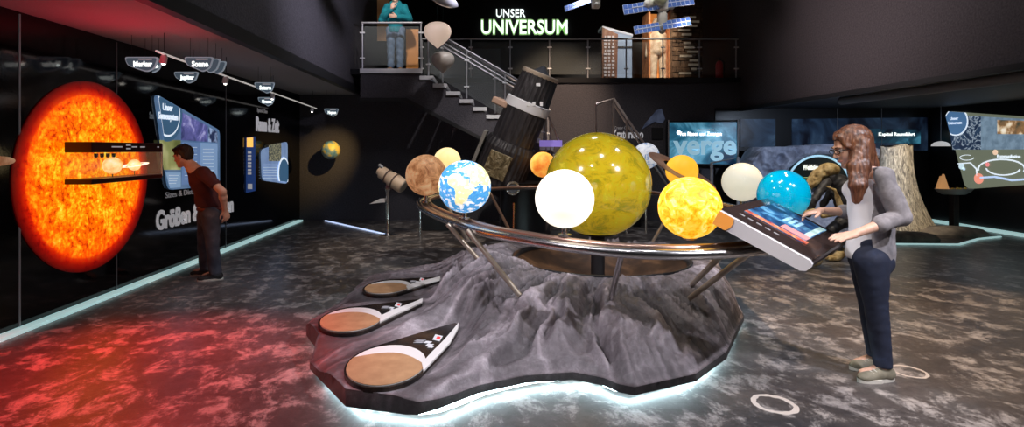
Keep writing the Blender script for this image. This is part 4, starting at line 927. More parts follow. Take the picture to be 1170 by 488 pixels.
def hfun(X, Y, full=False):
    d, ins = seg_dist(X, Y, OUT); r = np.hypot(X-CC[0], Y-CC[1]); rr = np.maximum(0, r-RC-.02)
    t_ = d/(d+rr+1e-6); th = np.arctan2(X-CC[0], CC[1]-Y)
    wx = .5*(fbm(X*1.8+3, Y*1.8+8, 3)-.5)
    n = crest((th+wx*.38)*7.0+20.6, r*.5+4, 3); n2 = ridged(X*3.5+wx*3+11, Y*3.5+30, 6, 2.2, .62); n3 = crest((th+wx*.38)*21+40, r*1.3+n*.5, 2)
    prof = t_**.85
    nA = ridged(th*2.4+12, r*.5+2, 3); h = .12+.34*prof+(nA-.5)*.16*np.clip(t_*2.5, 0, 1)*(1-.5*prof)+(n-.46)*.34*np.clip(d*5, 0, 1)*(1-.35*prof)+(n2-.45)*.05*np.clip(d*5, 0, 1)+(n3-.5)*.10*np.clip(d*8, 0, 1)+.05*np.clip(t_*3, 0, 1)*(1-t_)*4*.5+.10*np.exp(-((X+.05)**2+(Y-5.0)**2)/.25)
    h += .025*(fbm(X*22, Y*22, 3)-.5)+.035*(crest((th+wx*.38)*44+11, r*3.2+n3, 2)-.5)*np.clip(d*8, 0, 1)
    sx = np.clip((X+.70)/.75, 0, 1); sx = sx*sx*(3-2*sx); h = .12+(h-.12)*(.36+.64*sx)
    nr_ = 1-np.clip((r-RC)/.55, 0, 1); lim = .435; h = np.where(h > lim, lim+(h-lim)*(1-.62*nr_), h)
    e = np.clip(d/.05, 0, 1); h = .105+(np.maximum(h, .115)-.105)*e
    w = np.clip((r-RC)/.10, 0, 1); h = np.where(r < RC+.10, .44*(1-w)+h*w+.03*(n2-.5)*(1-w), h)
    for q in discs:
        dd, ii = seg_dist(X, Y, q['plan']); dd = np.where(ii, 0, dd); w = 1-np.clip((dd-.035)/.20, 0, 1); w = w*w*(3-2*w)
        h = h*(1-w)+w*(q['z0']+q['gy']*(Y-3.3)-.024)
    return (h, n, n3) if full else h
from math import hypot
for q in discs:
    ep = [onplane(x, y, q['z0'], q['gy']) for x, y in ell_px(q['e'][0], q['e'][1], q['e'][2]+2.5, q['e'][3]+2, q['e'][4])]
    tp = [onplane(x, y, q['z0'], q['gy']) for x, y in q['tail']]
    allp = np.array([p_[:2] for p_ in ep+tp])
    # convex hull of ellipse and tail
    from mathutils.geometry import convex_hull_2d
    idx = convex_hull_2d([Vector(p_) for p_ in allp]); q['plan'] = allp[idx]; q['pts3'] = [np.array((ep+tp)[i]) for i in idx]
mt = thing('crater_mountain_model', 'low grey mountain model with big crater and three oval dishes, lit from below', 'mountain model', A(1.0,5.0,0))
bd = densify(OUT, .03); g = .0135
gx_, gy_ = np.meshgrid(np.arange(-1.5,2.5,g), np.arange(3.1,7.05,g), indexing='ij')
gx_ = gx_+g*.35*(np.random.RandomState(1).rand(*gx_.shape)-.5); gy_ = gy_+g*.35*(np.random.RandomState(2).rand(*gy_.shape)-.5)
d_, in_ = seg_dist(gx_, gy_, OUT); rC = np.hypot(gx_-CC[0], gy_-CC[1]); ok = in_ & (d_ > .016) & (rC > RC+.012)
inner = np.stack([gx_[ok], gy_[ok]], 1)
ca = np.linspace(0, 2*PI, 220, endpoint=False); cr = CC+(RC)*np.stack([np.cos(ca), np.sin(ca)], 1)
allv = np.concatenate([bd, cr, inner]); nb = len(bd); ncr = len(cr)
edges = [(i, (i+1) % nb) for i in range(nb)]+[(nb+i, nb+(i+1) % ncr) for i in range(ncr)]
vo, eo, fo, ov, oe, of = delaunay_2d_cdt([Vector(q) for q in allv], edges, [], 0, 1e-6)
vo = np.array([tuple(q) for q in vo]); tri = np.array([tuple(f) for f in fo])
cx_ = vo[tri].mean(1); dI, iI = seg_dist(cx_[:,0], cx_[:,1], OUT); keep = iI & (np.hypot(cx_[:,0]-CC[0], cx_[:,1]-CC[1]) > RC-.0015)
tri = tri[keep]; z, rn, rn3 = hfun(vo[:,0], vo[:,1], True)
V3 = np.column_stack([vo, z])
# side wall and underside
bidx = np.arange(nb); 
low = np.column_stack([bd, np.full(nb, .055)]); mid = np.column_stack([bd, np.full(nb, .075)])
cB = bd-(bd-CC)*0
inn = bd+(CC-bd)*0
cen2 = A(.9,4.9); inset = bd+(cen2-bd)/np.linalg.norm(cen2-bd,axis=1)[:,None]*.12
bot = np.column_stack([inset, np.full(nb, .045)])
n0 = len(V3); V3 = np.concatenate([V3, low, bot]); Fc = tri.tolist()
for i in range(nb):
    j = (i+1) % nb; Fc.append((i, n0+i, n0+j, j)); Fc.append((n0+i, n0+nb+i, n0+nb+j, n0+j))
rock = nmat('grey_mauve_rock', [(.3,(.10,.082,.09)),(.5,(.17,.145,.155)),(.68,(.27,.24,.255))], 14, 10, .4, rough=.36, bump=1, nrough=.78, bdist=.014, spec=.6)
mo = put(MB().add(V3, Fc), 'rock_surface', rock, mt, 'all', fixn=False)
# raking light painted into the colour: pale streaks down the spurs, darker gullies
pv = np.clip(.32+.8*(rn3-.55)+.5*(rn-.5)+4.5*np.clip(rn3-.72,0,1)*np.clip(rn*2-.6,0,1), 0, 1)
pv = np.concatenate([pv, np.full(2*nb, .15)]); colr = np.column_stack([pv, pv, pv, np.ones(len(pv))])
at = mo.data.color_attributes.new('painted_ridge_light', 'FLOAT_COLOR', 'POINT'); at.data.foreach_set('color', colr.ravel())
N_, L_ = rock.node_tree.nodes, rock.node_tree.links; an = N_.new('ShaderNodeAttribute'); an.attribute_name = 'painted_ridge_light'
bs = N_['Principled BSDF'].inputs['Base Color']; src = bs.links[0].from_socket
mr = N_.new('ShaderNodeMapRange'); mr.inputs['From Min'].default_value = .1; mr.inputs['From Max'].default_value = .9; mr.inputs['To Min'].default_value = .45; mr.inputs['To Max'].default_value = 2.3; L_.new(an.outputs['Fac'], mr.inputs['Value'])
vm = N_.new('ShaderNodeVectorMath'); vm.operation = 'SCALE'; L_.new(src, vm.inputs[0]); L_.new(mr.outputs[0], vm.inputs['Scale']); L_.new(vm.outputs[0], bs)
# hidden plinth that carries it, the light strip around it
pl = []
dd_ = []
pin = np.array([q for q in bd[::4]]); pin = pin+(cen2-pin)/np.linalg.norm(cen2-pin,axis=1)[:,None]*.30
put(MB().prism(np.column_stack([pin, np.zeros(len(pin))]), (0,0,.10)), 'plinth', M['black'], mt)
ls = bd[::3]+(cen2-bd[::3])/np.linalg.norm(cen2-bd[::3],axis=1)[:,None]*.105
put(MB().tube(np.column_stack([ls, np.full(len(ls), .030)]), .014, 6, closed=True), 'light_strip', M['led'], mt)
# crater bowl
bw = nmat('brown_crater_picture', [(.3,(.02,.01,.006)),(.5,(.08,.038,.018)),(.7,(.26,.13,.06))], 2.6, 6, .8, rough=.5, emis=.12)
rg = []
for r_, z_ in ((RC-.02,.425),(RC-.06,.39),(.6,.29),(.3,.21),(.06,.19)): rg.append(np.column_stack([CC[0]+r_*np.cos(ca), CC[1]+r_*np.sin(ca), np.full(len(ca), z_)]))
put(MB().rings(rg[::1], cap=False), 'crater_bowl', bw, mt, 'all')
put(MB().lathe([(RC-.03,.40),(RC+.012,.43),(RC+.014,.45),(RC-.0,.455),(RC-.04,.415)], (CC[0],CC[1],0), seg=120, cap=False), 'crater_rim', M['satin_black'], mt, 'all')
brown = nmat('golden_brown_dish', [(.3,(.36,.19,.09)),(.7,(.5,.29,.15))], 9, 6, rough=.5, emis=.10)
crescent = mat('white_crescent', (.75,.72,.7), .4, emis=.1)
for q in discs:
    nm = q['nm']; z0, gy1 = q['z0'], q['gy']; up = A(0,0,1)
    def fl(pts, dz, th): return MB().prism([onplane(x, y, z0, gy1)+up*dz for x, y in pts], up*th)
    base = put(MB().prism([p_-up*.03 for p_ in q['pts3']], up*.03), 'dish_plate', nmat('black_plate_'+nm, [(.45,(.012,.01,.01)),(.7,(.05,.03,.02))], 9, 5, rough=.25), mt)
    base['label'] = nm+' comet shaped black plate with oval dish'
    e = q['e']
    put(fl(ell_px(*e), .001, .004), 'white_dish', crescent, base)
    full = ell_px(*e, n=60)
    # lower-left part of the oval is brown, bounded by a shallow curve
    a0, a1 = -2.45, .30
    lowarc = ell_px(*e, n=40, a0=a1, a1=2*PI+a0)
    s, f_ = lowarc[0], lowarc[-1]; mdx, mdy = (s[0]+f_[0])/2, (s[1]+f_[1])/2
    curve = [(f_[0]*(1-t_)+s[0]*t_+e[2]*.18*math.sin(PI*t_), f_[1]*(1-t_)+s[1]*t_-e[3]*.42*math.sin(PI*t_)) for t_ in np.linspace(0,1,14)[1:-1]]
    put(fl(lowarc+curve, .0055, .003), 'brown_dish', brown, base)
    put(fl(q['edge'], .002, .012), 'white_edge', crescent, base)
    ix, iy, s = q['icon']
    for dx, dy, w_, h_, mm in ((0,0,6,4,'letter_lit'),(1,.2,2.6,1.8,'red'),(-11,5,5,1.4,'letter'),(-9,8,5,1.4,'letter'),(-20,3,7,.8,'letter_dim'),(-21,5,7,.8,'letter_dim'),(-8,10.5,4,1,'letter')):
        x, y = ix+dx*s, iy+dy*s; w_ *= s; h_ *= s
        if 'red' not in M: M['red'] = mat('red_mark', (.7,.05,.05), emis=.3)
        put(fl([(x-w_,y+h_*.5),(x+w_*.4,y+h_*1.0),(x+w_,y-h_*.5),(x-w_*.4,y-h_)], .004+(.002 if mm == 'red' else 0), .002), 'caption_mark', M[mm] if mm != 'letter_lit' else M['letter'], base)

# ---- touch console
nl, nrr = A(1.51,3.57,1.155), A(1.895,3.25,.90)
wv = A(.72,.80,.0)
t = thing('touch_console', 'slanted dark touch screen console with white side in front of the woman', 'console', A(2.05,3.8,.9))
ex = unit(nrr-nl); ew = unit(wv); en = unit(np.cross(ex, ew)); en = en if en[2] > 0 else -en
Ld = np.linalg.norm(nrr-nl); Wd = np.linalg.norm(wv)
def D(u, v, h=0): return nl+ex*u*Ld+ew*v*Wd+en*h        # u down the slope, v across
def side(v): 
    pts = [(0,0),(1.0,0),(1.035,-.015),(1.04,-.035),(1.02,-.065),(.97,-.082),(.0,-.098)]
    return [D(u, v, h) for u, h in pts]
put(MB().prism(side(.04), ew*Wd*.92), 'body', mat('dark_brown_body', (.03,.02,.02), .4), t)
put(MB().prism(side(0), ew*.04), 'side_panel', mat('white_side', (.78,.76,.78), .4), t)['label'] = 'white side panel'
put(MB().prism(side(.96), ew*.04), 'side_panel', mat('white_side_b', (.78,.76,.78), .4), t)['label'] = 'white side panel'
put(MB().prism([D(-.01,.035,.0), D(1.02,.035,0), D(1.02,.965,0), D(-.01,.965,0)], en*.012), 'top_plate', mat('glossy_brown_plate', (.035,.022,.02), .07), t)
a = np.linspace(0, 2*PI, 40, endpoint=False)
odp = [(-0.004,-.002),(.17,-.002),(.185,-.03),(.185,-.055),(.165,-.08),(.14,-.095),(-.004,-.097)]
put(MB().prism([D(u, 0, h)-ew*.003 for u, h in odp], -ew*.003), 'orange_decal', mat('orange_decal', (.85,.33,.06), .4, emis=.3, ecol=(1,.4,.08)), t)['label'] = 'orange rounded patch at the upper end of the white side'
scr = nebula('touch_screen_picture', [(.35,(.005,.015,.05)),(.5,(.012,.06,.17)),(.62,(.08,.25,.42)),(.8,(.5,.7,.8))], 5, .7, (1,4,2), 1.5)
so = put(MB().prism([D(.12,.24,.013), D(.80,.24,.013), D(.80,.90,.013), D(.12,.90,.013)], en*.003), 'touch_screen', scr, t)
red = nebula('red_screen_strip', [(.35,(.3,.03,.03)),(.55,(.65,.2,.1)),(.75,(.9,.6,.3))], 9, .6, (1,4,2), 1.5)
put(MB().prism([D(.12,.24,.0165), D(.84,.24,.0165), D(.84,.30,.0165), D(.12,.30,.0165)], en*.002), 'red_strip', red, so)
put(MB().prism([D(.50,.33,.0165), D(.80,.33,.0165), D(.80,.44,.0165), D(.5,.44,.0165)], en*.002), 'red_strip', mat('rose_strip', (.7,.25,.25), emis=.5), so)
put(MB().prism([D(.72,.45,.0165), D(.79,.45,.0165), D(.79,.88,.0165), D(.72,.88,.0165)], en*.002), 'pale_bar', mat('pale_bar', (.4,.6,.6), emis=.5), so)
for k in range(3): put(MB().prism([D(.42+.07*k,.52,.0165), D(.46+.07*k,.52,.0165), D(.46+.07*k,.72,.0165), D(.42+.07*k,.72,.0165)], en*.002), 'pale_bar', mat('light_blue_bar_%d' % k, (.3,.55,.75), emis=.5), so)
for k in range(5): put(MB().prism([D(.14+.1*k,.12,.013), D(.20+.1*k,.12,.013), D(.20+.1*k,.135,.013), D(.14+.1*k,.135,.013)], en*.002), 'caption_mark', M['letter_dim'], t)
q = D(.4,.5,-.115); put(MB().tube([q, (q[0]-.05,q[1]+.1,RZ+.0)], .04, 12), 'mount', M['steel'], t, True)

# ---- moon rock wall, root-like rock, skeleton
Yr = 11.2
x0, x1 = P(857,0,Yr)[0], P(1012,0,Yr)[0]
nx, nz = 150, 90
U, W_ = np.meshgrid(np.linspace(0,1,nx), np.linspace(0,1,nz), indexing='ij')
X = x0+(x1-x0)*U; top = 1.62+.10*(fbm(X*2.5,X*0+3,4)-.5)*1.6-.35*np.clip(1-U*9,0,1)**2-.1*np.clip(U*6-5,0,1); Z = top*W_
Yy = Yr-.25+.35*(1-fbm(X*2.2,Z*2.2+9,5))-.12*ridged(X*3+7,Z*3,4)
for cx2, cz2, r2 in ((5.55,1.1,.16),(5.9,1.35,.11),(7.2,1.35,.12),(7.5,1.0,.2),(5.6,.6,.2),(6.9,1.5,.07),(6.2,1.5,.06),(7.7,1.35,.08)):
    dd = np.hypot(X-cx2, Z-cz2)/r2; Yy = Yy+.10*np.exp(-dd**2*1.5)-.05*np.exp(-((dd-1.1)/.25)**2)
xc, zc, ra = P(930,0,Yr)[0], P(0,214,Yr)[2], .66
dd = np.hypot(X-xc, Z-zc); Yy = Yy-.12*np.exp(-((dd-ra-.1)/.09)**2); Yy = np.where(dd < ra, Yr+.02, Yy)
V = np.stack([X, Yy, Z], -1).reshape(-1,3); Vb = V.copy(); Vb[:,1] = Yr+.5
Fc = []
for i in range(nx-1):
    for j in range(nz-1): a_ = i*nz+j; Fc.append((a_, a_+nz, a_+nz+1, a_+1))
nV = len(V)
for i in range(nx-1): a_ = i*nz+nz-1; Fc.append((a_, a_+nz, nV+a_+nz, nV+a_))
for j in range(nz-1):
    Fc.append((j, j+1, nV+j+1, nV+j)); a_ = (nx-1)*nz+j; Fc.append((a_, a_+1, nV+a_+1, nV+a_))
t = thing('moon_rock_wall', 'blue grey cratered moon rock backdrop with arched black sign', 'rock wall', A((x0+x1)/2,Yr,0))
put(MB().add(np.concatenate([V,Vb]), Fc), 'rock', nmat('blue_grey_rock', [(.3,(.13,.145,.2)),(.55,(.27,.29,.37)),(.75,(.45,.47,.56))], 5, 9, .5, rough=.8, bump=.5), t, 'all')
cs = A(xc,Yr-.16,zc); mb = MB(); a = np.linspace(0, PI, 40)
put(MB().prism([cs+A(math.cos(q)*(ra-.05),0,math.sin(q)*(ra-.05)) for q in a], (0,.16,0)), 'arch_sign', mat('arch_black', (.008,.012,.01), .3), t)
put(MB().tube([cs+A(math.cos(q)*(ra-.03),0,math.sin(q)*(ra-.03)) for q in a], .022, 8), 'arch_light', mat('pale_blue_arch', (.4,.6,.7), emis=.5, ecol=(.45,.75,.9)), t, True)
put(text_mb('Weltbilder', cs+A(-.32,-.01,.36), (1,0,0), (0,0,1), .36, .10, .03, .003), 'letters', mat('cream_letters', (.9,.9,.75), emis=.8), t)
put(text_mb('aus Stein und Eis', cs+A(-.10,-.01,.27), (1,0,0), (0,0,1), .40, .05, .01, .002), 'lettering_line', M['letter'], t)
put(MB().bbox(cs+A(-.4,-.01,.2), cs+A(.35,-.004,.21)), 'sign_line', mat('green_line', (.4,.5,.2), emis=.4), t)
def root_rock(cx, cy, rb, rt, h, label, m, seed=0, lean=(0,0)):
    a = np.linspace(0, 2*PI, 160, endpoint=False); rg = []
    for s in np.linspace(0,1,60):
        r_ = rt+(rb-rt)*(1-s)**2.3; n = ridged(a*7+seed+1.5*s, s*2.2+np.zeros(160)+seed, 5, 2.1, .6); n = n*(1-np.exp(-((a-PI)**2)*0))
        w = np.minimum(a, 2*PI-a); bl_ = np.clip(w/.4,0,1); n = n*bl_+.5*(1-bl_)
        rr = r_*(.70+.62*n); z_ = h*s+(.10*h*(fbm(a*2+seed, a*0+2, 4)-.5) if s > .9 else 0)
        rg.append(np.column_stack([cx+lean[0]*s+rr*np.cos(a), cy+lean[1]*s+rr*np.sin(a)*.8, np.maximum(0, z_*np.ones(160))]))
    return put(MB().rings(rg), 'root_rock', m, None, 'all', label=label, cat='rock', loc=(cx,cy,0))
root_rock(7.6, 10.35, .85, .34, 1.60, 'tall fluted beige rock flaring towards the floor behind the woman', nmat('beige_fibre_rock', [(.35,(.12,.10,.08)),(.52,(.45,.38,.28)),(.68,(.8,.7,.52))], 12, 10, 1.5, rough=.8, bump=.8, stretch=(2,2,.5)), 3)
a = np.linspace(0, 2*PI, 60, endpoint=False)
for (cx2, cy2, rx, ry, lb) in ((8.35,10.0,.62,.32,'flat low brown rock plate on the floor right of the beige rock'),(7.1,9.35,.5,.22,'flat low grey rock plate on the floor in front of the beige rock')):
    rg = []
    for k, z_ in ((.98,.0),(1,.05),(.85,.12),(.5,.16),(.001,.17)): rr = k*(1+.2*(fbm(a*1.2+cx2, a*0, 3)-.5)*np.minimum(1, np.minimum(a,2*PI-a))); rg.append(np.column_stack([cx2+rx*rr*np.cos(a), cy2+ry*rr*np.sin(a), np.full(60, z_)]))
    put(MB().rings(rg), 'floor_rock', nmat('brown_floor_rock', [(.3,(.08,.07,.06)),(.7,(.3,.25,.2))], 5, 8, rough=.8, bump=.6), None, True, label=lb, cat='rock')
struct('trim_rock_light', MB().tube([A(6.6,9.0,.02), A(7.6,8.95,.02), A(8.4,9.5,.02), A(9.0,9.75,.02)], .03, 6, flat=(1,.5)), M['led_soft'])
# skeleton with dark body
Yk = 7.9; bone = nmat('yellowed_bone', [(.35,(.28,.17,.06)),(.5,(.65,.46,.2)),(.7,(.85,.68,.38))], 14, 5, rough=.6, bump=.4)
dkb = nmat('dark_grey_body', [(.35,(.02,.02,.022)),(.65,(.09,.085,.09))], 9, 5, rough=.5, bump=.5)
t = thing('skeleton_figure', 'crouching skeleton figure with yellow skull and dark body behind the blue globe', 'skeleton', P(945,296,Yk)*A(1,1,0))
K = lambda x, y, dy=0: P(x, y, Yk+dy)
v = Vol(K(918,218,-.3), K(968,182,.3)+A(0,0,0), .012) if False else Vol((4.45,7.5,.85), (5.2,8.3,1.42), .012)
v.cap(K(923,213), K(934,200), .06, .085); v.ell(K(947,194), (.15,.11,.10)); v.cap(K(934,200), K(947,194), .08, .1); v.cap(K(921,214), K(931,209), .035, .05)
for dy in (-.1,.1): v.ell(K(942,197,dy), (.035,.035,.035), sub=True, k=.01); v.ell(K(933,202,dy*.8), (.022,.03,.02), sub=True, k=.01)
for k in range(7): v.cap(K(925+k*2.2,216-k*1.2,-.07), K(925+k*2.2,212-k*1.2,-.075), .009, .012, k=.004)
put(v.mb(), 'skull', bone, t, 'all')
v = Vol((4.4,7.3,0), (5.75,8.5,1.3), .018)
v.chain([K(950,203), K(960,212), K(968,228), K(970,250)], [.10,.14,.16,.12], .05)
v.cap(K(945,208,-.12), K(930,228,-.22), .06, .05, .03); v.cap(K(930,228,-.22), K(924,246,-.2), .05, .035, .03)
v.cap(K(955,212,.2), K(940,234,.25), .06, .045, .03)
v.cap(K(966,250,-.1), K(950,262,-.16), .09, .06, .04); v.cap(K(950,262,-.16), K(960,286,-.16), .055, .035, .03)
v.cap(K(970,250,.12), K(952,262,.16), .09, .06, .04); v.cap(K(952,262,.16), K(962,286,.16), .055, .035, .03)
for k in range(6): v.cap(K(944+k*4,209+k*5,-.16), K(953+k*3,224+k*5,-.2), .016, .014, .008)
v.fold(.006, 60)
put(v.mb(), 'body', dkb, t, 'all')
v = Vol((4.3,7.2,0), (5.75,8.6,1.1), .012)
for a_, b_, r1_, r2_ in ((K(945,213,-.3), K(954,217,-.3), .014, .016), (K(954,217,-.3), K(957,226,-.3), .016, .03), (K(957,226,-.3), K(961,238,-.3), .032, .045), (K(920,243,-.25), K(930,240,-.25), .03, .025), (K(940,247,-.2), K(955,243,-.22), .03, .045)): v.cap(a_, b_, r1_, r2_, .02)
put(v.mb(), 'arm_bones', bone, t, 'all')
for dy in (-.16,.16):
    v = Vol((4.3,7.2,0), (5.75,8.6,.4), .012)
    f0 = K(960,286,dy); f0[2] = .09; v.cap(f0, f0+A(-.06,-.02,-.03), .06, .055, .02)
    for k in (-1,0,1): v.cap(f0+A(-.05,k*.03,-.045), f0+A(-.2,k*.07-.02,-.05), .035, .022, .015)
    put(v.mb(), 'foot', bone, t, 'all')
c = P(930,298,7.4)*A(1,1,0); put(MB().sphere(c+A(0,0,.08), (.1,.1,.08), 20), 'yellow_stone', bone, None, True, label='round yellowish stone on the floor below the console', cat='stone')
# ================================================================ PEOPLE
def hand(v, w, d, n, th, curls=(.3,.35,.4,.45), s=1.0, thumb=.5, k=.006):
    """w wrist, d finger direction, n palm normal, th direction of the thumb side"""
    d, n = unit(d), unit(n); n = unit(n-d*np.dot(n,d)); th = unit(th-d*np.dot(th,d)-n*np.dot(th,n)); w = np.array(w, float)
    offs = (.030,.010,-.010,-.028); ln = (.072,.080,.074,.058); pl = (.088,.092,.088,.080)
    for o, l, p_, c in zip(offs, ln, pl, curls):
        kn = w+d*p_*s+th*o*s
        v.cap(w+th*o*.6*s, kn, .016*s, .0125*s, .012)
        a = kn; ang = c*.6
        for seg, r0, r1 in ((.45,.0098,.009),(.30,.009,.008),(.25,.008,.0068)):
            dd = d*math.cos(ang)+n*math.sin(ang)+th*o*1.6; b = a+unit(dd)*l*seg*s; v.cap(a, b, r0*s, r1*s, k*.6); a = b; ang += c
    t0 = w+d*.022*s+th*.022*s; t1 = t0+unit(d*.55+th*.8+n*.25)*.038*s; t2 = t1+unit(d*.85+th*.45+n*thumb*.5)*.03*s; t3 = t2+unit(d*.95+th*.15+n*thumb*.6)*.024*s
    v.cap(t0, t1, .017*s, .0125*s, .01); v.cap(t1, t2, .0118*s, .0105*s, .004); v.cap(t2, t3, .0105*s, .008*s, .004)

def head(v, c, R, s=1.0, neck=None, nr=.052, female=True):
    def L(x, y, z): return np.array(c)+R@(np.array([x, y, z])*s)
    v.ell(L(-.012,0,.030), A(.098,.076,.088)*s, R, .02)
    v.ell(L(.030,0,-.035), A(.058,.058,.080)*s, R, .03)
    for y in (-1,1):
        v.cap(L(.0,y*.045,-.055), L(.062,y*.014,-.100), .022*s, .017*s, .025)       # jaw
        v.ell(L(.062,y*.030,-.030), A(.020,.018,.020)*s, R, .02)                     # cheek
        v.ell(L(.090,y*.032,.004), A(.016,.019,.013)*s, R, .010, sub=True)           # eye socket
        v.cap(L(.078,y*.046,.022), L(.090,y*.014,.022), .008*s, .009*s, .012)        # brow
        v.ell(L(-.008,y*.078,-.012), A(.017,.009,.030)*s, frame(R@A(1,y*.35,0), R[:,2]), .006)
    v.cap(L(.086,0,.008), L(.108,0,-.028), .0075*s, .011*s, .008)                    # nose
    for y in (-1,1): v.ell(L(.099,y*.011,-.033), A(.010,.008,.007)*s, R, .006)
    v.ell(L(.084,0,-.060), A(.013,.023,.0065)*s, R, .006); v.ell(L(.082,0,-.071), A(.012,.019,.006)*s, R, .006)
    v.ell(L(.074,0,-.098), A(.016,.020,.014)*s, R, .018)                             # chin
    if neck is not None: v.cap(L(-.022,0,-.055), neck, nr*s, (nr+.006)*s, .025)
def face_parts(t, c, R, s, glasses=False, brow=(.12,.06,.03), lip=(.6,.22,.2)):
    def L(x, y, z): return np.array(c)+R@(np.array([x, y, z])*s)
    for y in (-1,1):
        e = put(MB().sphere(L(.077,y*.031,.003), .0125*s, 16), 'eye', M.setdefault('eye_white', mat('eye_white', (.8,.78,.75), .2)), t, True)
        put(MB().sphere(L(.0865,y*.031,.001), .0052*s, 12), 'iris', M.setdefault('iris', mat('iris', (.06,.035,.02), .2)), e, True)
        put(MB().tube([L(.084,y*.050,.020), L(.095,y*.034,.026), L(.098,y*.015,.022)], .0035*s, 6), 'eyebrow', mat('eyebrow_%d' % id(t), brow, .8), t, True)
    put(MB().tube([L(.082,.021,-.064), L(.0955,.008,-.062), L(.0955,-.008,-.062), L(.082,-.021,-.064)], A(.003,.006,.006,.003)*s, 8), 'lips', mat('lip_tint_%d' % id(t), lip, .45), t, True)
    if glasses:
        gm = M['satin_black']; g = None
        mb = MB()
        for y in (-1,1):
            a = np.linspace(0, 2*PI, 20, endpoint=False)
            mb.tube([L(.108-.012*abs(math.cos(q)*.5+.5)*(1), y*.033+.022*math.cos(q), .0+.014*math.sin(q)) for q in a], .0024*s, 6, closed=True)
            mb.tube([L(.098,y*.057,.006), L(.04,y*.078,.004), L(-.01,y*.083,.0), L(-.02,y*.083,-.015)], .0024*s, 6)
        mb.tube([L(.105,.010,.004), L(.110,0,.006), L(.105,-.010,.004)], .0024*s, 6)
        put(mb, 'glasses', gm, t, True)
def shoe(t, ank, dirn, m, sole, L_=.26, lace=None, nm='shoe', high=.0, s=1.0):
    d = unit(A(dirn[0],dirn[1],0)); l = A(-d[1],d[0],0); g = A(ank[0],ank[1],0)+A(0,0,ank[2]-.085*s); R = np.stack([d, l, A(0,0,1)], 1)
    q = lambda x, y, z: g+R@(A(x,y,z)*s)
    v = Vol(g-A(.3,.3,.01), g+A(.3,.3,.22+high), .006)
    v.cap(q(-.045,0,.050), q(.03,0,.055), .036*s, .038*s, .02); v.cap(q(.03,0,.045), q(.13,-.0,.032), .037*s, .030*s, .03); v.ell(q(.12,0,.030), A(.065,.042,.028)*s, R, .02); v.ell(q(-.03,0,.04), A(.045,.034,.04)*s, R, .02)
    v.cap(q(-.012,0,.06), q(-.008,0,.098+high), .040*s, .043*s, .02)
    v.d = np.maximum(v.d, (g[2]+.012*s-np.meshgrid(*v.ax, indexing='ij', sparse=True)[2]).astype(np.float32))
    o = put(v.mb(), nm, m, t, 'all')
    a = np.linspace(0, 2*PI, 40, endpoint=False); pr = [q(.05+.135*math.cos(x), (.046-.008*(math.cos(x) < 0))*math.sin(x)*(1+.08*math.cos(x)), 0) for x in a]
    put(MB().prism(pr, (0,0,.024*s)), 'sole', sole, o, False)
    if lace:
        mb = MB()
        for k in range(4): x = .045+.02*k; z = .094-.011*k; mb.tube([q(x,-.024,z-.012), q(x+.01,0,z), q(x,.024,z-.012)], .0035*s, 5)
        put(mb, 'laces', lace, o, True)
def lerp(a, b, t_): return np.array(a)*(1-t_)+np.array(b)*t_

# ---------------------------------------------------------------- the woman at the console
c0 = P(1000,430,3.8)*A(1,1,0)
t = thing('person', 'woman with long brown hair and grey cardigan touching the slanted console', 'person', c0)
hc = P(973,168,3.80); R = frame(A(-.93,.14,-.30)); s = 1.10
fb = unit(A(-1,.22,0)); lb = A(-fb[1], fb[0], 0); lb = unit(np.cross((0,0,1), fb))          # lb = her left, towards the camera
neck = P(990,197,3.80); chest = P(996,218,3.82); waist = P(995.5,258,3.82); pel = P(993,289,3.82)
shN, shF = P(1008,202,3.655), P(985,201,3.98)
elN, wrN = P(1029,248,3.60), P(975,268,3.57)
elF, wrF = P(998,243,4.05), P(937,241,4.03)
hipN, hipF = P(995,298,3.74), P(990,297,3.90)
knN, knF = P(1001,348,3.73), P(994,346,3.88)
anN, anF = P(1009,413,3.74), P(1001,405,3.93)
anN[2] = .085; anF[2] = .085
RB = frame(fb)
v = Vol((1.9,3.35,0), (3.05,4.35,1.78), .0065)
head(v, hc, R, s, neck, .050)
v.chain([neck, chest+A(0,0,.02), waist, pel], [.06,.11,.10,.12], .05)
v.cap(shN, shF, .050, .050, .05)
for sh, el, wr in ((shN,elN,wrN),(shF,elF,wrF)): v.chain([sh, el, lerp(el,wr,.35), wr], [.048,.038,.037,.024], .02)
for h_, k_, a_ in ((hipN,knN,anN),(hipF,knF,anF)): v.chain([h_, k_, lerp(k_,a_,.3), a_], [.085,.055,.052,.036], .03); v.cap(a_, a_+fb*.12-A(0,0,.045), .035, .028, .02)
tipN = P(948,274,3.52)
hand(v, wrN, tipN-wrN, A(-.3,.1,-1), fb*.3+A(.1,.9,.2), (.12,.12,.15,.2), 1.0, .2)
tipF = P(914,246,4.02)
hand(v, wrF, tipF-wrF, A(-.35,-.1,-1), A(-.1,-1,.15), (.10,.42,.55,.6), 1.0, .5)
skin = M['skin']
put(v.mb(), 'body', skin, t, 'all')
face_parts(t, hc, R, s, True)
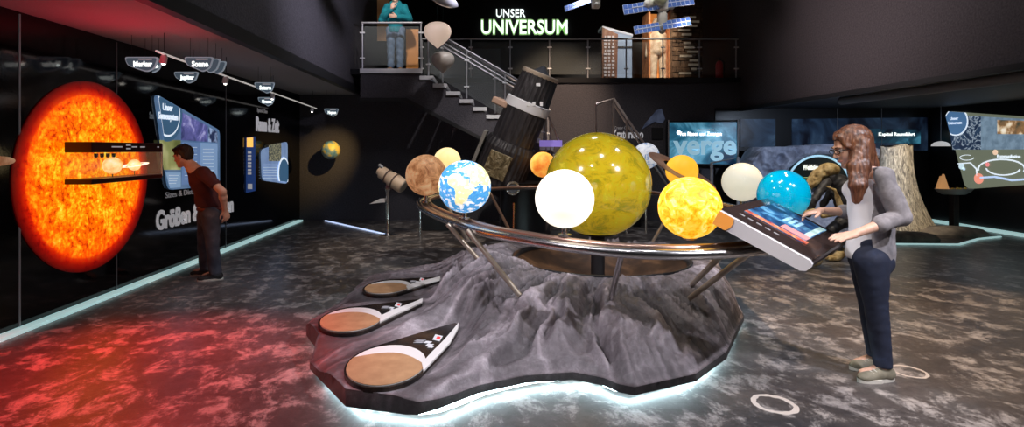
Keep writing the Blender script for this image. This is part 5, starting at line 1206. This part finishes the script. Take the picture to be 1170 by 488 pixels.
# shirt
v = Vol((2.2,3.4,.75), (2.95,4.25,1.5), .008)
ch2 = chest+fb*.035; v.chain([neck-A(0,0,.035)+fb*.005, ch2, waist+fb*.022, pel+A(0,0,.0)+fb*.028], [.065,.118,.107,.112], .02)
v.cap(shN+A(0,0,-.01), shF+A(0,0,-.01), .052, .052, .05); v.ell(ch2+fb*.056+lb*.06, (.06,.06,.06), k=.04); v.ell(ch2+fb*.056-lb*.06, (.06,.06,.06), k=.04)
v.fold(.003, 26, (.5,.3,.8)); v.plane_cut(A(0,0,.80), (0,0,-1)); v.plane_cut(neck+fb*.03+A(0,0,.0), unit(fb*.75+A(0,0,1)))
put(v.mb(), 'shirt', mat('white_cotton', (.88,.88,.93), .85), t, 'all')
# cardigan
v = Vol((2.2,3.35,.72), (3.1,4.3,1.5), .008)
v.chain([neck-A(0,0,.03)-fb*.015, chest-fb*.01, waist-fb*.012, pel-fb*.005-A(0,0,-.02)], [.07,.136,.122,.140], .03)
v.cap(shN, shF, .066, .066, .05)
v.chain([shN, lerp(shN,elN,.5), elN, lerp(elN,wrN,.42)], [.068,.064,.056,.052], .004)
v.chain([shF, elF, lerp(elF,wrF,.55)], [.066,.056,.050], .004)
v.cap(pel-fb*.0+A(0,0,.02), pel-fb*.0-A(0,0,.05), .138, .140, .02)
v.fold(.0055, 55, unit(elN-shN)*.7+A(0,0,.4), 18)
X, Y, Z = np.meshgrid(*v.ax, indexing='ij', sparse=True)
fr = (X-chest[0])*fb[0]+(Y-chest[1])*fb[1]; lt = (X-chest[0])*lb[0]+(Y-chest[1])*lb[1]
ex_ = np.minimum(fr-.045-.10*np.clip(np.abs(lt)-.02, 0, .3)*0, .19-np.abs(lt))                # open front between the two edges
arm = np.minimum(np.sqrt((X-elN[0])**2+(Y-elN[1])**2+(Z-elN[2])**2), 9)
v2 = Vol((2.2,3.35,.72), (3.1,4.3,1.5), .008)
v2.chain([lerp(shN,elN,.35), elN, lerp(elN,wrN,.42)], [.068,.058,.052], .004); v2.chain([lerp(shF,elF,.4), elF, lerp(elF,wrF,.55)], [.066,.056,.050], .004)
v2.fold(.0055, 55, unit(elN-shN)*.7+A(0,0,.4), 18)
v.d = np.maximum(v.d, ex_.astype(np.float32)); v.d = np.minimum(v.d, v2.d)
v.d = np.maximum(v.d, (.765-Z).astype(np.float32))
cuffN = lerp(elN,wrN,.42); v.d = np.maximum(v.d, -np.sqrt((X-cuffN[0]-.0)**2+(Y-cuffN[1])**2+(Z-cuffN[2])**2).astype(np.float32)*0-9)
put(v.mb(), 'cardigan', nmat('grey_knit', [(.35,(.19,.18,.195)),(.65,(.27,.255,.275))], 30, 5, rough=.9, bump=.3, bdist=.003), t, 'all')
# jeans
v = Vol((2.2,3.45,.05), (3.0,4.2,1.0), .008)
v.chain([pel+A(0,0,.055), pel-A(0,0,.04)], [.122,.124], .03)
for h_, k_, a_ in ((hipN,knN,anN),(hipF,knF,anF)): v.chain([h_, lerp(h_,k_,.5), k_, lerp(k_,a_,.35), a_+A(0,0,.02)], [.106,.090,.070,.066,.055], .004)
v.ell(pel-fb*.05-A(0,0,.06), (.095,.125,.09), RB, .03)
v.fold(.0006, 90, (.2,.2,1), 30); v.plane_cut(A(0,0,.95), (0,0,1)); v.plane_cut(A(0,0,.095), (0,0,-1))
put(v.mb(), 'jeans', nmat('dark_blue_denim', [(.3,(.006,.010,.028)),(.6,(.011,.018,.045)),(.8,(.025,.04,.09))], 12, 8, rough=.8, bump=.2, bdist=.002), t, 'all')
# hair
v = Vol((2.15,3.45,1.05), (2.85,4.15,1.82), .0065)
def HL(x, y, z): return hc+R@(A(x,y,z)*s)
v.ell(HL(-.022,0,.038), A(.108,.090,.098)*s, R, .02); v.ell(HL(-.050,0,-.03), A(.055,.078,.10)*s, R, .03)
v.ell(HL(.095,0,.01), A(.060,.085,.075)*s, R, .010, sub=True); v.ell(HL(.092,0,-.07), A(.078,.12,.10)*s, R, .010, sub=True)
v.cap(HL(.058,.03,.085), HL(.055,.074,.02), .016, .012, .02)
v.cap(HL(.050,-.02,.098), HL(.088,.02,.075), .018, .009, .02)
for dx in (-4,4,10,15):
    v.chain([HL(-.02-.0012*dx,.082,.02), P(977+dx*.8,190,3.66), P(977+dx*.55,212,3.62), P(978+dx*.3,232-abs(dx)*.5,3.62)], [.034,.028,.022,.012], .03)
for dx in (0,8): v.chain([HL(-.02,-.085,.0), P(974+dx,195,3.93), P(972+dx,222,3.95)], [.032,.03,.012], .02)
v.chain([HL(-.075,0,.0), P(994,188,3.78), P(998,203,3.80)], [.055,.05,.03], .02)
X, Y, Z = np.meshgrid(*v.ax, indexing='ij', sparse=True); v.d = v.d+(.0030*np.sin(X*260+3*np.sin(Z*9))*np.sin(Y*240+2*np.sin(Z*7))).astype(np.float32)
put(v.mb(), 'hair', nmat('auburn_hair', [(.3,(.035,.012,.007)),(.5,(.11,.04,.02)),(.7,(.28,.12,.06))], 60, 6, rough=.42, bump=.5, stretch=(1,1,.06), bdist=.006), t, 'all')
sm = nmat('olive_canvas', [(.3,(.16,.15,.11)),(.7,(.26,.24,.18))], 20, 4, rough=.8); so = mat('pale_rubber', (.62,.6,.55), .6); lc = mat('pale_laces', (.6,.62,.55), .7)
shoe(t, anN, A(-1,-.12,0), sm, so, lace=lc); shoe(t, anF, A(-1,.02,0), sm, so, lace=lc)

# ---------------------------------------------------------------- the man at the glass case
c0 = P(238,318,6.7)*A(1,1,0)
t = thing('person', 'man in dark red shirt and jeans leaning forward with hands behind his back', 'person', c0)
hc = P(209,178,6.66); R = frame(A(-.95,.12,-.28)); s = 1.05; fb = unit(A(-1,.12,0)); lb = unit(np.cross((0,0,1), fb)); RB = frame(fb)
neck = P(221,193,6.68); chest = P(232,207,6.7); waist = P(238,228,6.7); pel = P(240,243,6.7)
shN, shF = P(233,198,6.51), P(230,197,6.88)
elN, wrN = P(254,219,6.48), P(257,240,6.60); elF, wrF = P(250,220,6.95), P(258,242,6.80)
hipN, hipF = P(241,247,6.60), P(236,247,6.80)
knN, knF = P(243,281,6.58), P(233,280,6.82); anN, anF = P(246,313,6.62), P(235,311,6.84); anN[2] = anF[2] = .085
v = Vol((-3.85,6.2,0), (-2.9,7.2,1.75), .008)
head(v, hc, R, s, neck, .055)
v.chain([neck, chest, waist, pel], [.07,.125,.115,.125], .05); v.cap(shN, shF, .06, .06, .05)
for sh, el, wr in ((shN,elN,wrN),(shF,elF,wrF)): v.chain([sh, el, lerp(el,wr,.3), wr], [.055,.043,.044,.028], .02)
for h_, k_, a_ in ((hipN,knN,anN),(hipF,knF,anF)): v.chain([h_, k_, a_], [.09,.06,.04], .03); v.cap(a_, a_+fb*.14-A(0,0,.045), .038, .03, .02)
hand(v, wrN, A(.15,.25,-1), A(-.6,.6,0), A(-.4,-.3,0), (.5,.55,.6,.6), 1.0); hand(v, wrF, A(.05,-.5,-1), A(-.6,-.4,0), A(-.4,.3,0), (.5,.55,.6,.6), 1.0)
put(v.mb(), 'body', M['skin'], t, 'all'); face_parts(t, hc, R, s, False, (.03,.02,.015))
v = Vol((-3.8,6.2,.8), (-2.95,7.2,1.55), .009)
v.chain([neck-A(0,0,.03), chest, waist, pel+A(0,0,.03)], [.072,.142,.132,.138], .05); v.cap(shN, shF, .072, .072, .05)
v.chain([shN, lerp(shN,elN,.55)], [.072,.066], .02); v.chain([shF, lerp(shF,elF,.55)], [.072,.066], .02); v.fold(.005, 38, (.4,.3,.7), 14)
v.plane_cut(A(0,0,.86), (0,0,-1)); v.plane_cut(neck+A(0,0,.015), unit(fb*.6+A(0,0,1)))
put(v.mb(), 'shirt', nmat('dark_red_cotton', [(.3,(.055,.012,.016)),(.7,(.09,.02,.026))], 8, 4, rough=.85), t, 'all')
v = Vol((-3.85,6.3,.05), (-2.9,7.1,1.0), .009)
v.chain([pel+A(0,0,.02), pel-A(0,0,.05)], [.138,.14], .04)
for h_, k_, a_ in ((hipN,knN,anN),(hipF,knF,anF)): v.chain([h_, lerp(h_,k_,.5), k_, a_+A(0,0,.02)], [.110,.090,.074,.070], .004)
v.fold(.003, 36, (.3,.3,1), 12); v.plane_cut(A(0,0,.92), (0,0,1)); v.plane_cut(A(0,0,.06), (0,0,-1))
put(v.mb(), 'jeans', nmat('worn_blue_denim', [(.3,(.025,.028,.05)),(.6,(.06,.06,.085)),(.8,(.14,.13,.15))], 7, 8, rough=.8, bump=.2, bdist=.002), t, 'all')
bc = pel+A(0,0,.05); a = np.linspace(0, 2*PI, 36, endpoint=False)
put(MB().tube([bc+RB@A(.143*math.cos(q),.143*math.sin(q),0) for q in a], .018, 8, closed=True, flat=(.4,1)), 'belt', mat('dark_red_belt', (.12,.02,.02), .5), t, True)
v = Vol(hc-.2, hc+.2, .007)
def HL(x, y, z): return hc+R@(A(x,y,z)*s)
v.ell(HL(-.020,0,.042), A(.105,.084,.092)*s, R, .02); v.ell(HL(-.06,0,-.01), A(.05,.07,.07)*s, R, .03); v.ell(HL(.085,0,-.03), A(.07,.085,.095)*s, R, .01, sub=True); v.ell(HL(.02,0,-.12), A(.1,.12,.09)*s, R, .01, sub=True)
v.cap(HL(.06,.03,.09), HL(.085,-.02,.085), .022, .018, .02)
v.fold(.004, 120, (.5,.5,.5), 60)
put(v.mb(), 'hair', nmat('black_brown_hair', [(.3,(.008,.005,.004)),(.7,(.03,.02,.016))], 30, 5, rough=.5), t, 'all')
shoe(t, anN, A(-.9,-.42,0), mat('dark_canvas', (.02,.018,.02), .7), mat('white_rubber', (.6,.55,.5), .6), lace=mat('dark_laces', (.1,.1,.1)), s=1.05); shoe(t, anF, A(-1,.05,0), mat('dark_canvas_b', (.02,.018,.02), .7), mat('shaded_white_rubber', (.3,.27,.25), .6), s=1.05)  # far sole gets a darker rubber colour, its shade painted in

# ---------------------------------------------------------------- visitor on the landing
Yv = 11.15; zf = ZU
t = thing('person', 'person in teal sweatshirt and blue jeans standing on the landing, hand at chin', 'person', A(P(452,0,Yv)[0],Yv,zf))
cx0 = P(452,0,Yv)[0]
def Q(dx, dz, dy=0): return A(cx0+dx, Yv+dy, zf+dz)
hc = Q(-.005,1.50,-.03); R = frame(A(.02,-1,-.12)); s = 1.0; fb = A(0,-1,0)
v = Vol((cx0-.42,Yv-.4,zf-.01), (cx0+.42,Yv+.3,zf+1.72), .011)
head(v, hc, R, s, Q(0,1.34), .05); v.chain([Q(0,1.33), Q(0,1.18), Q(0,1.0), Q(0,.88)], [.06,.12,.11,.125], .05); v.cap(Q(-.16,1.29), Q(.16,1.29), .055, .055, .05)
elR, wrR = Q(-.26,1.03,-.03), Q(-.03,1.22,-.22); elL, wrL = Q(.27,1.05,-.03), Q(.05,1.05,-.24)
v.chain([Q(-.17,1.28), elR, wrR], [.055,.043,.028], .02); v.chain([Q(.17,1.28), elL, wrL], [.055,.043,.028], .02)
hand(v, wrR, A(.15,.1,1), A(0,1,0), A(.6,0,.2), (.6,.7,.8,.8)); hand(v, wrL, A(-1,-.05,.1), A(0,1,0), A(0,0,1), (.4,.4,.5,.5))
for sg_ in (-1,1):
    v.chain([Q(.08*sg_,.85), Q(.09*sg_,.47), Q(.09*sg_,.08)], [.09,.058,.042], .03); v.cap(Q(.09*sg_,.05), Q(.10*sg_,.03,-.14), .035, .028, .02)
put(v.mb(), 'body', M['skin'], t, 'all'); face_parts(t, hc, R, s, False)
v = Vol((cx0-.45,Yv-.4,zf+.7), (cx0+.45,Yv+.3,zf+1.5), .012)
v.chain([Q(0,1.31), Q(0,1.18), Q(0,1.0), Q(0,.84)], [.075,.145,.145,.15], .05); v.cap(Q(-.16,1.28), Q(.16,1.28), .078, .078, .05)
v.chain([Q(-.17,1.27), elR, lerp(elR,wrR,.85)], [.082,.07,.05], .03); v.chain([Q(.17,1.27), elL, lerp(elL,wrL,.85)], [.082,.07,.05], .03)
v.cap(Q(-.07,1.37,.03), Q(.07,1.37,.03), .05, .05, .03); v.fold(.007, 40, (.4,.4,.7), 16); v.plane_cut(A(0,0,zf+.76), (0,0,-1))
put(v.mb(), 'sweatshirt', nmat('teal_fleece', [(.3,(.0,.17,.22)),(.7,(.01,.26,.31))], 8, 4, rough=.9), t, 'all')
v = Vol((cx0-.3,Yv-.3,zf), (cx0+.3,Yv+.3,zf+1), .011)
v.cap(Q(0,.88), Q(0,.80), .13, .135, .03)
for sg_ in (-1,1): v.chain([Q(.085*sg_,.82), Q(.092*sg_,.47), Q(.092*sg_,.1)], [.108,.078,.066], .004)
v.fold(.005, 40, (.3,.3,1), 12); v.plane_cut(A(0,0,zf+.07), (0,0,-1))
put(v.mb(), 'jeans', nmat('light_blue_denim', [(.3,(.08,.14,.24)),(.7,(.18,.27,.4))], 8, 6, rough=.8), t, 'all')
v = Vol(hc-.22, hc+.22, .009)
def HL(x, y, z): return hc+R@(A(x,y,z)*s)
v.ell(HL(-.022,0,.04), A(.105,.088,.095), R, .02); v.ell(HL(-.05,0,-.03), A(.06,.08,.09), R, .03); v.ell(HL(.09,0,-.02), A(.07,.068,.09), R, .01, sub=True)
put(v.mb(), 'hair', nmat('brown_hair', [(.3,(.06,.03,.015)),(.7,(.16,.08,.04))], 20, 5, rough=.5, stretch=(1,1,.2)), t, 'all')
bm_ = mat('tan_boot', (.28,.15,.07), .6)
for sg_ in (-1,1): shoe(t, Q(.092*sg_,.085), A(.12*sg_,-1,0), bm_, M['black'], nm='boot', high=.05)
# ================================================================ LIGHT AND CAMERA
def spot(name, loc, target, power, col, ang, blend=.6, rad=.08):
    l = bpy.data.lights.new(name, 'SPOT'); l.energy = power; l.color = col; l.spot_size = math.radians(ang); l.spot_blend = blend; l.shadow_soft_size = rad
    o = bpy.data.objects.new(name, l); o.location = loc; o.rotation_euler = (Vector(target)-Vector(loc)).to_track_quat('-Z','Y').to_euler(); C.objects.link(o); return o
def area(name, loc, target, power, col, sx, sy):
    l = bpy.data.lights.new(name, 'AREA'); l.energy = power; l.color = col; l.shape = 'RECTANGLE'; l.size = sx; l.size_y = sy
    o = bpy.data.objects.new(name, l); o.location = loc; o.rotation_euler = (Vector(target)-Vector(loc)).to_track_quat('-Z','Y').to_euler(); C.objects.link(o); return o
for k_, (x_, y_) in enumerate(((-1.2,1.0),(3.6,1.0),(-1.0,6.0),(3.8,5.5),(1.3,3.4),(1.4,8.6))): spot('added_ceiling_fill', (x_,y_,5.9), (x_*.9+.2,y_+1.0,0), 170, (.92,.93,1), 120, 1, .22)  # unseen fill spots added to lift the overall brightness
spot('mountain_lamp', (4.6,.8,5.0), (1.0,4.2,.2), 1150, (.9,.9,1), 40)
spot('mountain_side_lamp', (-2.3,3.0,4.0), (.8,4.2,.3), 520, (.95,.9,1), 46)
spot('woman_lamp', (.4,3.3,5.6), (2.7,3.8,.7), 420, (1,.86,.7), 34)
spot('woman_front_lamp', (1.6,-.8,4.2), (2.6,3.8,1.0), 420, (1,.93,.9), 24)
spot('right_floor_lamp', (4.8,3.0,2.39), (3.6,5.4,0), 0.1, (1,.8,.55), 60)
spot('brown_floor_lamp', (4.2,6.8,5.7), (4.0,5.2,0), 1100, (1,.66,.36), 42)
spot('near_right_floor_lamp', (3.2,1.2,5.4), (3.4,3.2,0), 420, (1,.78,.65), 34)
spot('added_red_floor_light', (-3.0,4.6,2.6), (-2.5,3.8,0), 800, (1,.012,.004), 75, 1)  # added spot that strengthens the sun picture's red on the floor
spot('added_red_soffit_light', (-3.3,5.2,1.8), (-3.1,5.0,2.72), 24, (1,.01,.07), 140, 1)  # added uplight that turns the soffit maroon
spot('rear_floor_lamp', (-.5,8.0,5.8), (-.9,8.6,0), 420, (1,.8,.6), 40)
spot('wall_wash_lamp', (1.9,9.0,5.5), (1.6,12.1,2.3), 1100, (1,.72,.5), 38, .9)
spot('tube_lamp', (.2,5.5,5.6), (.4,10.1,1.7), 700, (1,.9,.8), 22)
spot('globe_lamp', (-2.0,10.2,2.60), (-3.2,11.8,1.5), 260, (1,.66,.25), 34, 1, .02)
spot('telescope_lamp', (-2.0,7.6,4.8), (-1.7,10.1,.8), 260, (1,.85,.7), 20)
spot('moon_rock_lamp', (6.5,8.2,2.38), (6.5,11.1,.9), 300, (.65,.78,1), 70)
spot('skeleton_lamp', (4.6,6.3,4.8), (4.85,7.9,.9), 300, (1,.82,.55), 24)
spot('root_rock_lamp', (8.0,8.4,2.38), (7.6,10.35,.8), 200, (1,.85,.65), 55)
spot('landing_lamp', (-1.4,8.6,5.7), (-1.7,11.1,3.9), 330, (1,.93,.88), 34)
spot('gallery_lamp', (3.6,11.2,5.8), (3.6,13.2,3.9), 600, (1,.85,.7), 50)
spot('left_upper_wall_lamp', (.2,7.5,3.6), (-2.6,8.6,4.2), 330, (.85,.82,1), 95, 1)
spot('right_upper_wall_lamp', (2.6,8.0,3.3), (5.6,8.2,3.8), 320, (1,.85,.85), 100, 1)
spot('station_lamp', (2.6,6.6,5.8), (2.7,8.5,3.9), 160, (1,.95,.9), 36)
spot('added_steps_fill', (.6,7.8,5.8), (-.4,10.8,2.6), 380, (1,.95,.95), 26)  # extra spot put in to brighten the step ends
spot('added_man_fill', (-.4,5.0,3.4), (-3.3,6.7,1.0), 130, (1,.55,.35), 22)  # added orange fill standing in for the sun picture's glow on him
w = bpy.data.worlds.new('dim_hall'); w.use_nodes = True; bpy.context.scene.world = w
w.node_tree.nodes['Background'].inputs[0].default_value = (.35,.38,.5,1); w.node_tree.nodes['Background'].inputs[1].default_value = .02

cam = bpy.data.cameras.new('camera'); co = bpy.data.objects.new('camera', cam); C.objects.link(co)
co.location = (0,0,H); co.rotation_euler = (PI/2,0,0)
cam.sensor_fit = 'HORIZONTAL'; cam.sensor_width = 36; cam.lens = F/1170*36; cam.shift_x = (585-CX)/1170; cam.shift_y = -(244-CY)/1170; cam.clip_start = .05
sc = bpy.context.scene; sc.camera = co
sc.view_settings.view_transform = 'Standard'; sc.view_settings.look = 'None'; sc.view_settings.exposure = 0; sc.view_settings.gamma = 1
try: sc.view_settings.use_curve_mapping = False
except Exception: pass
sc.cycles.max_bounces = 6; sc.cycles.use_denoising = True; sc.cycles.sample_clamp_indirect = 4
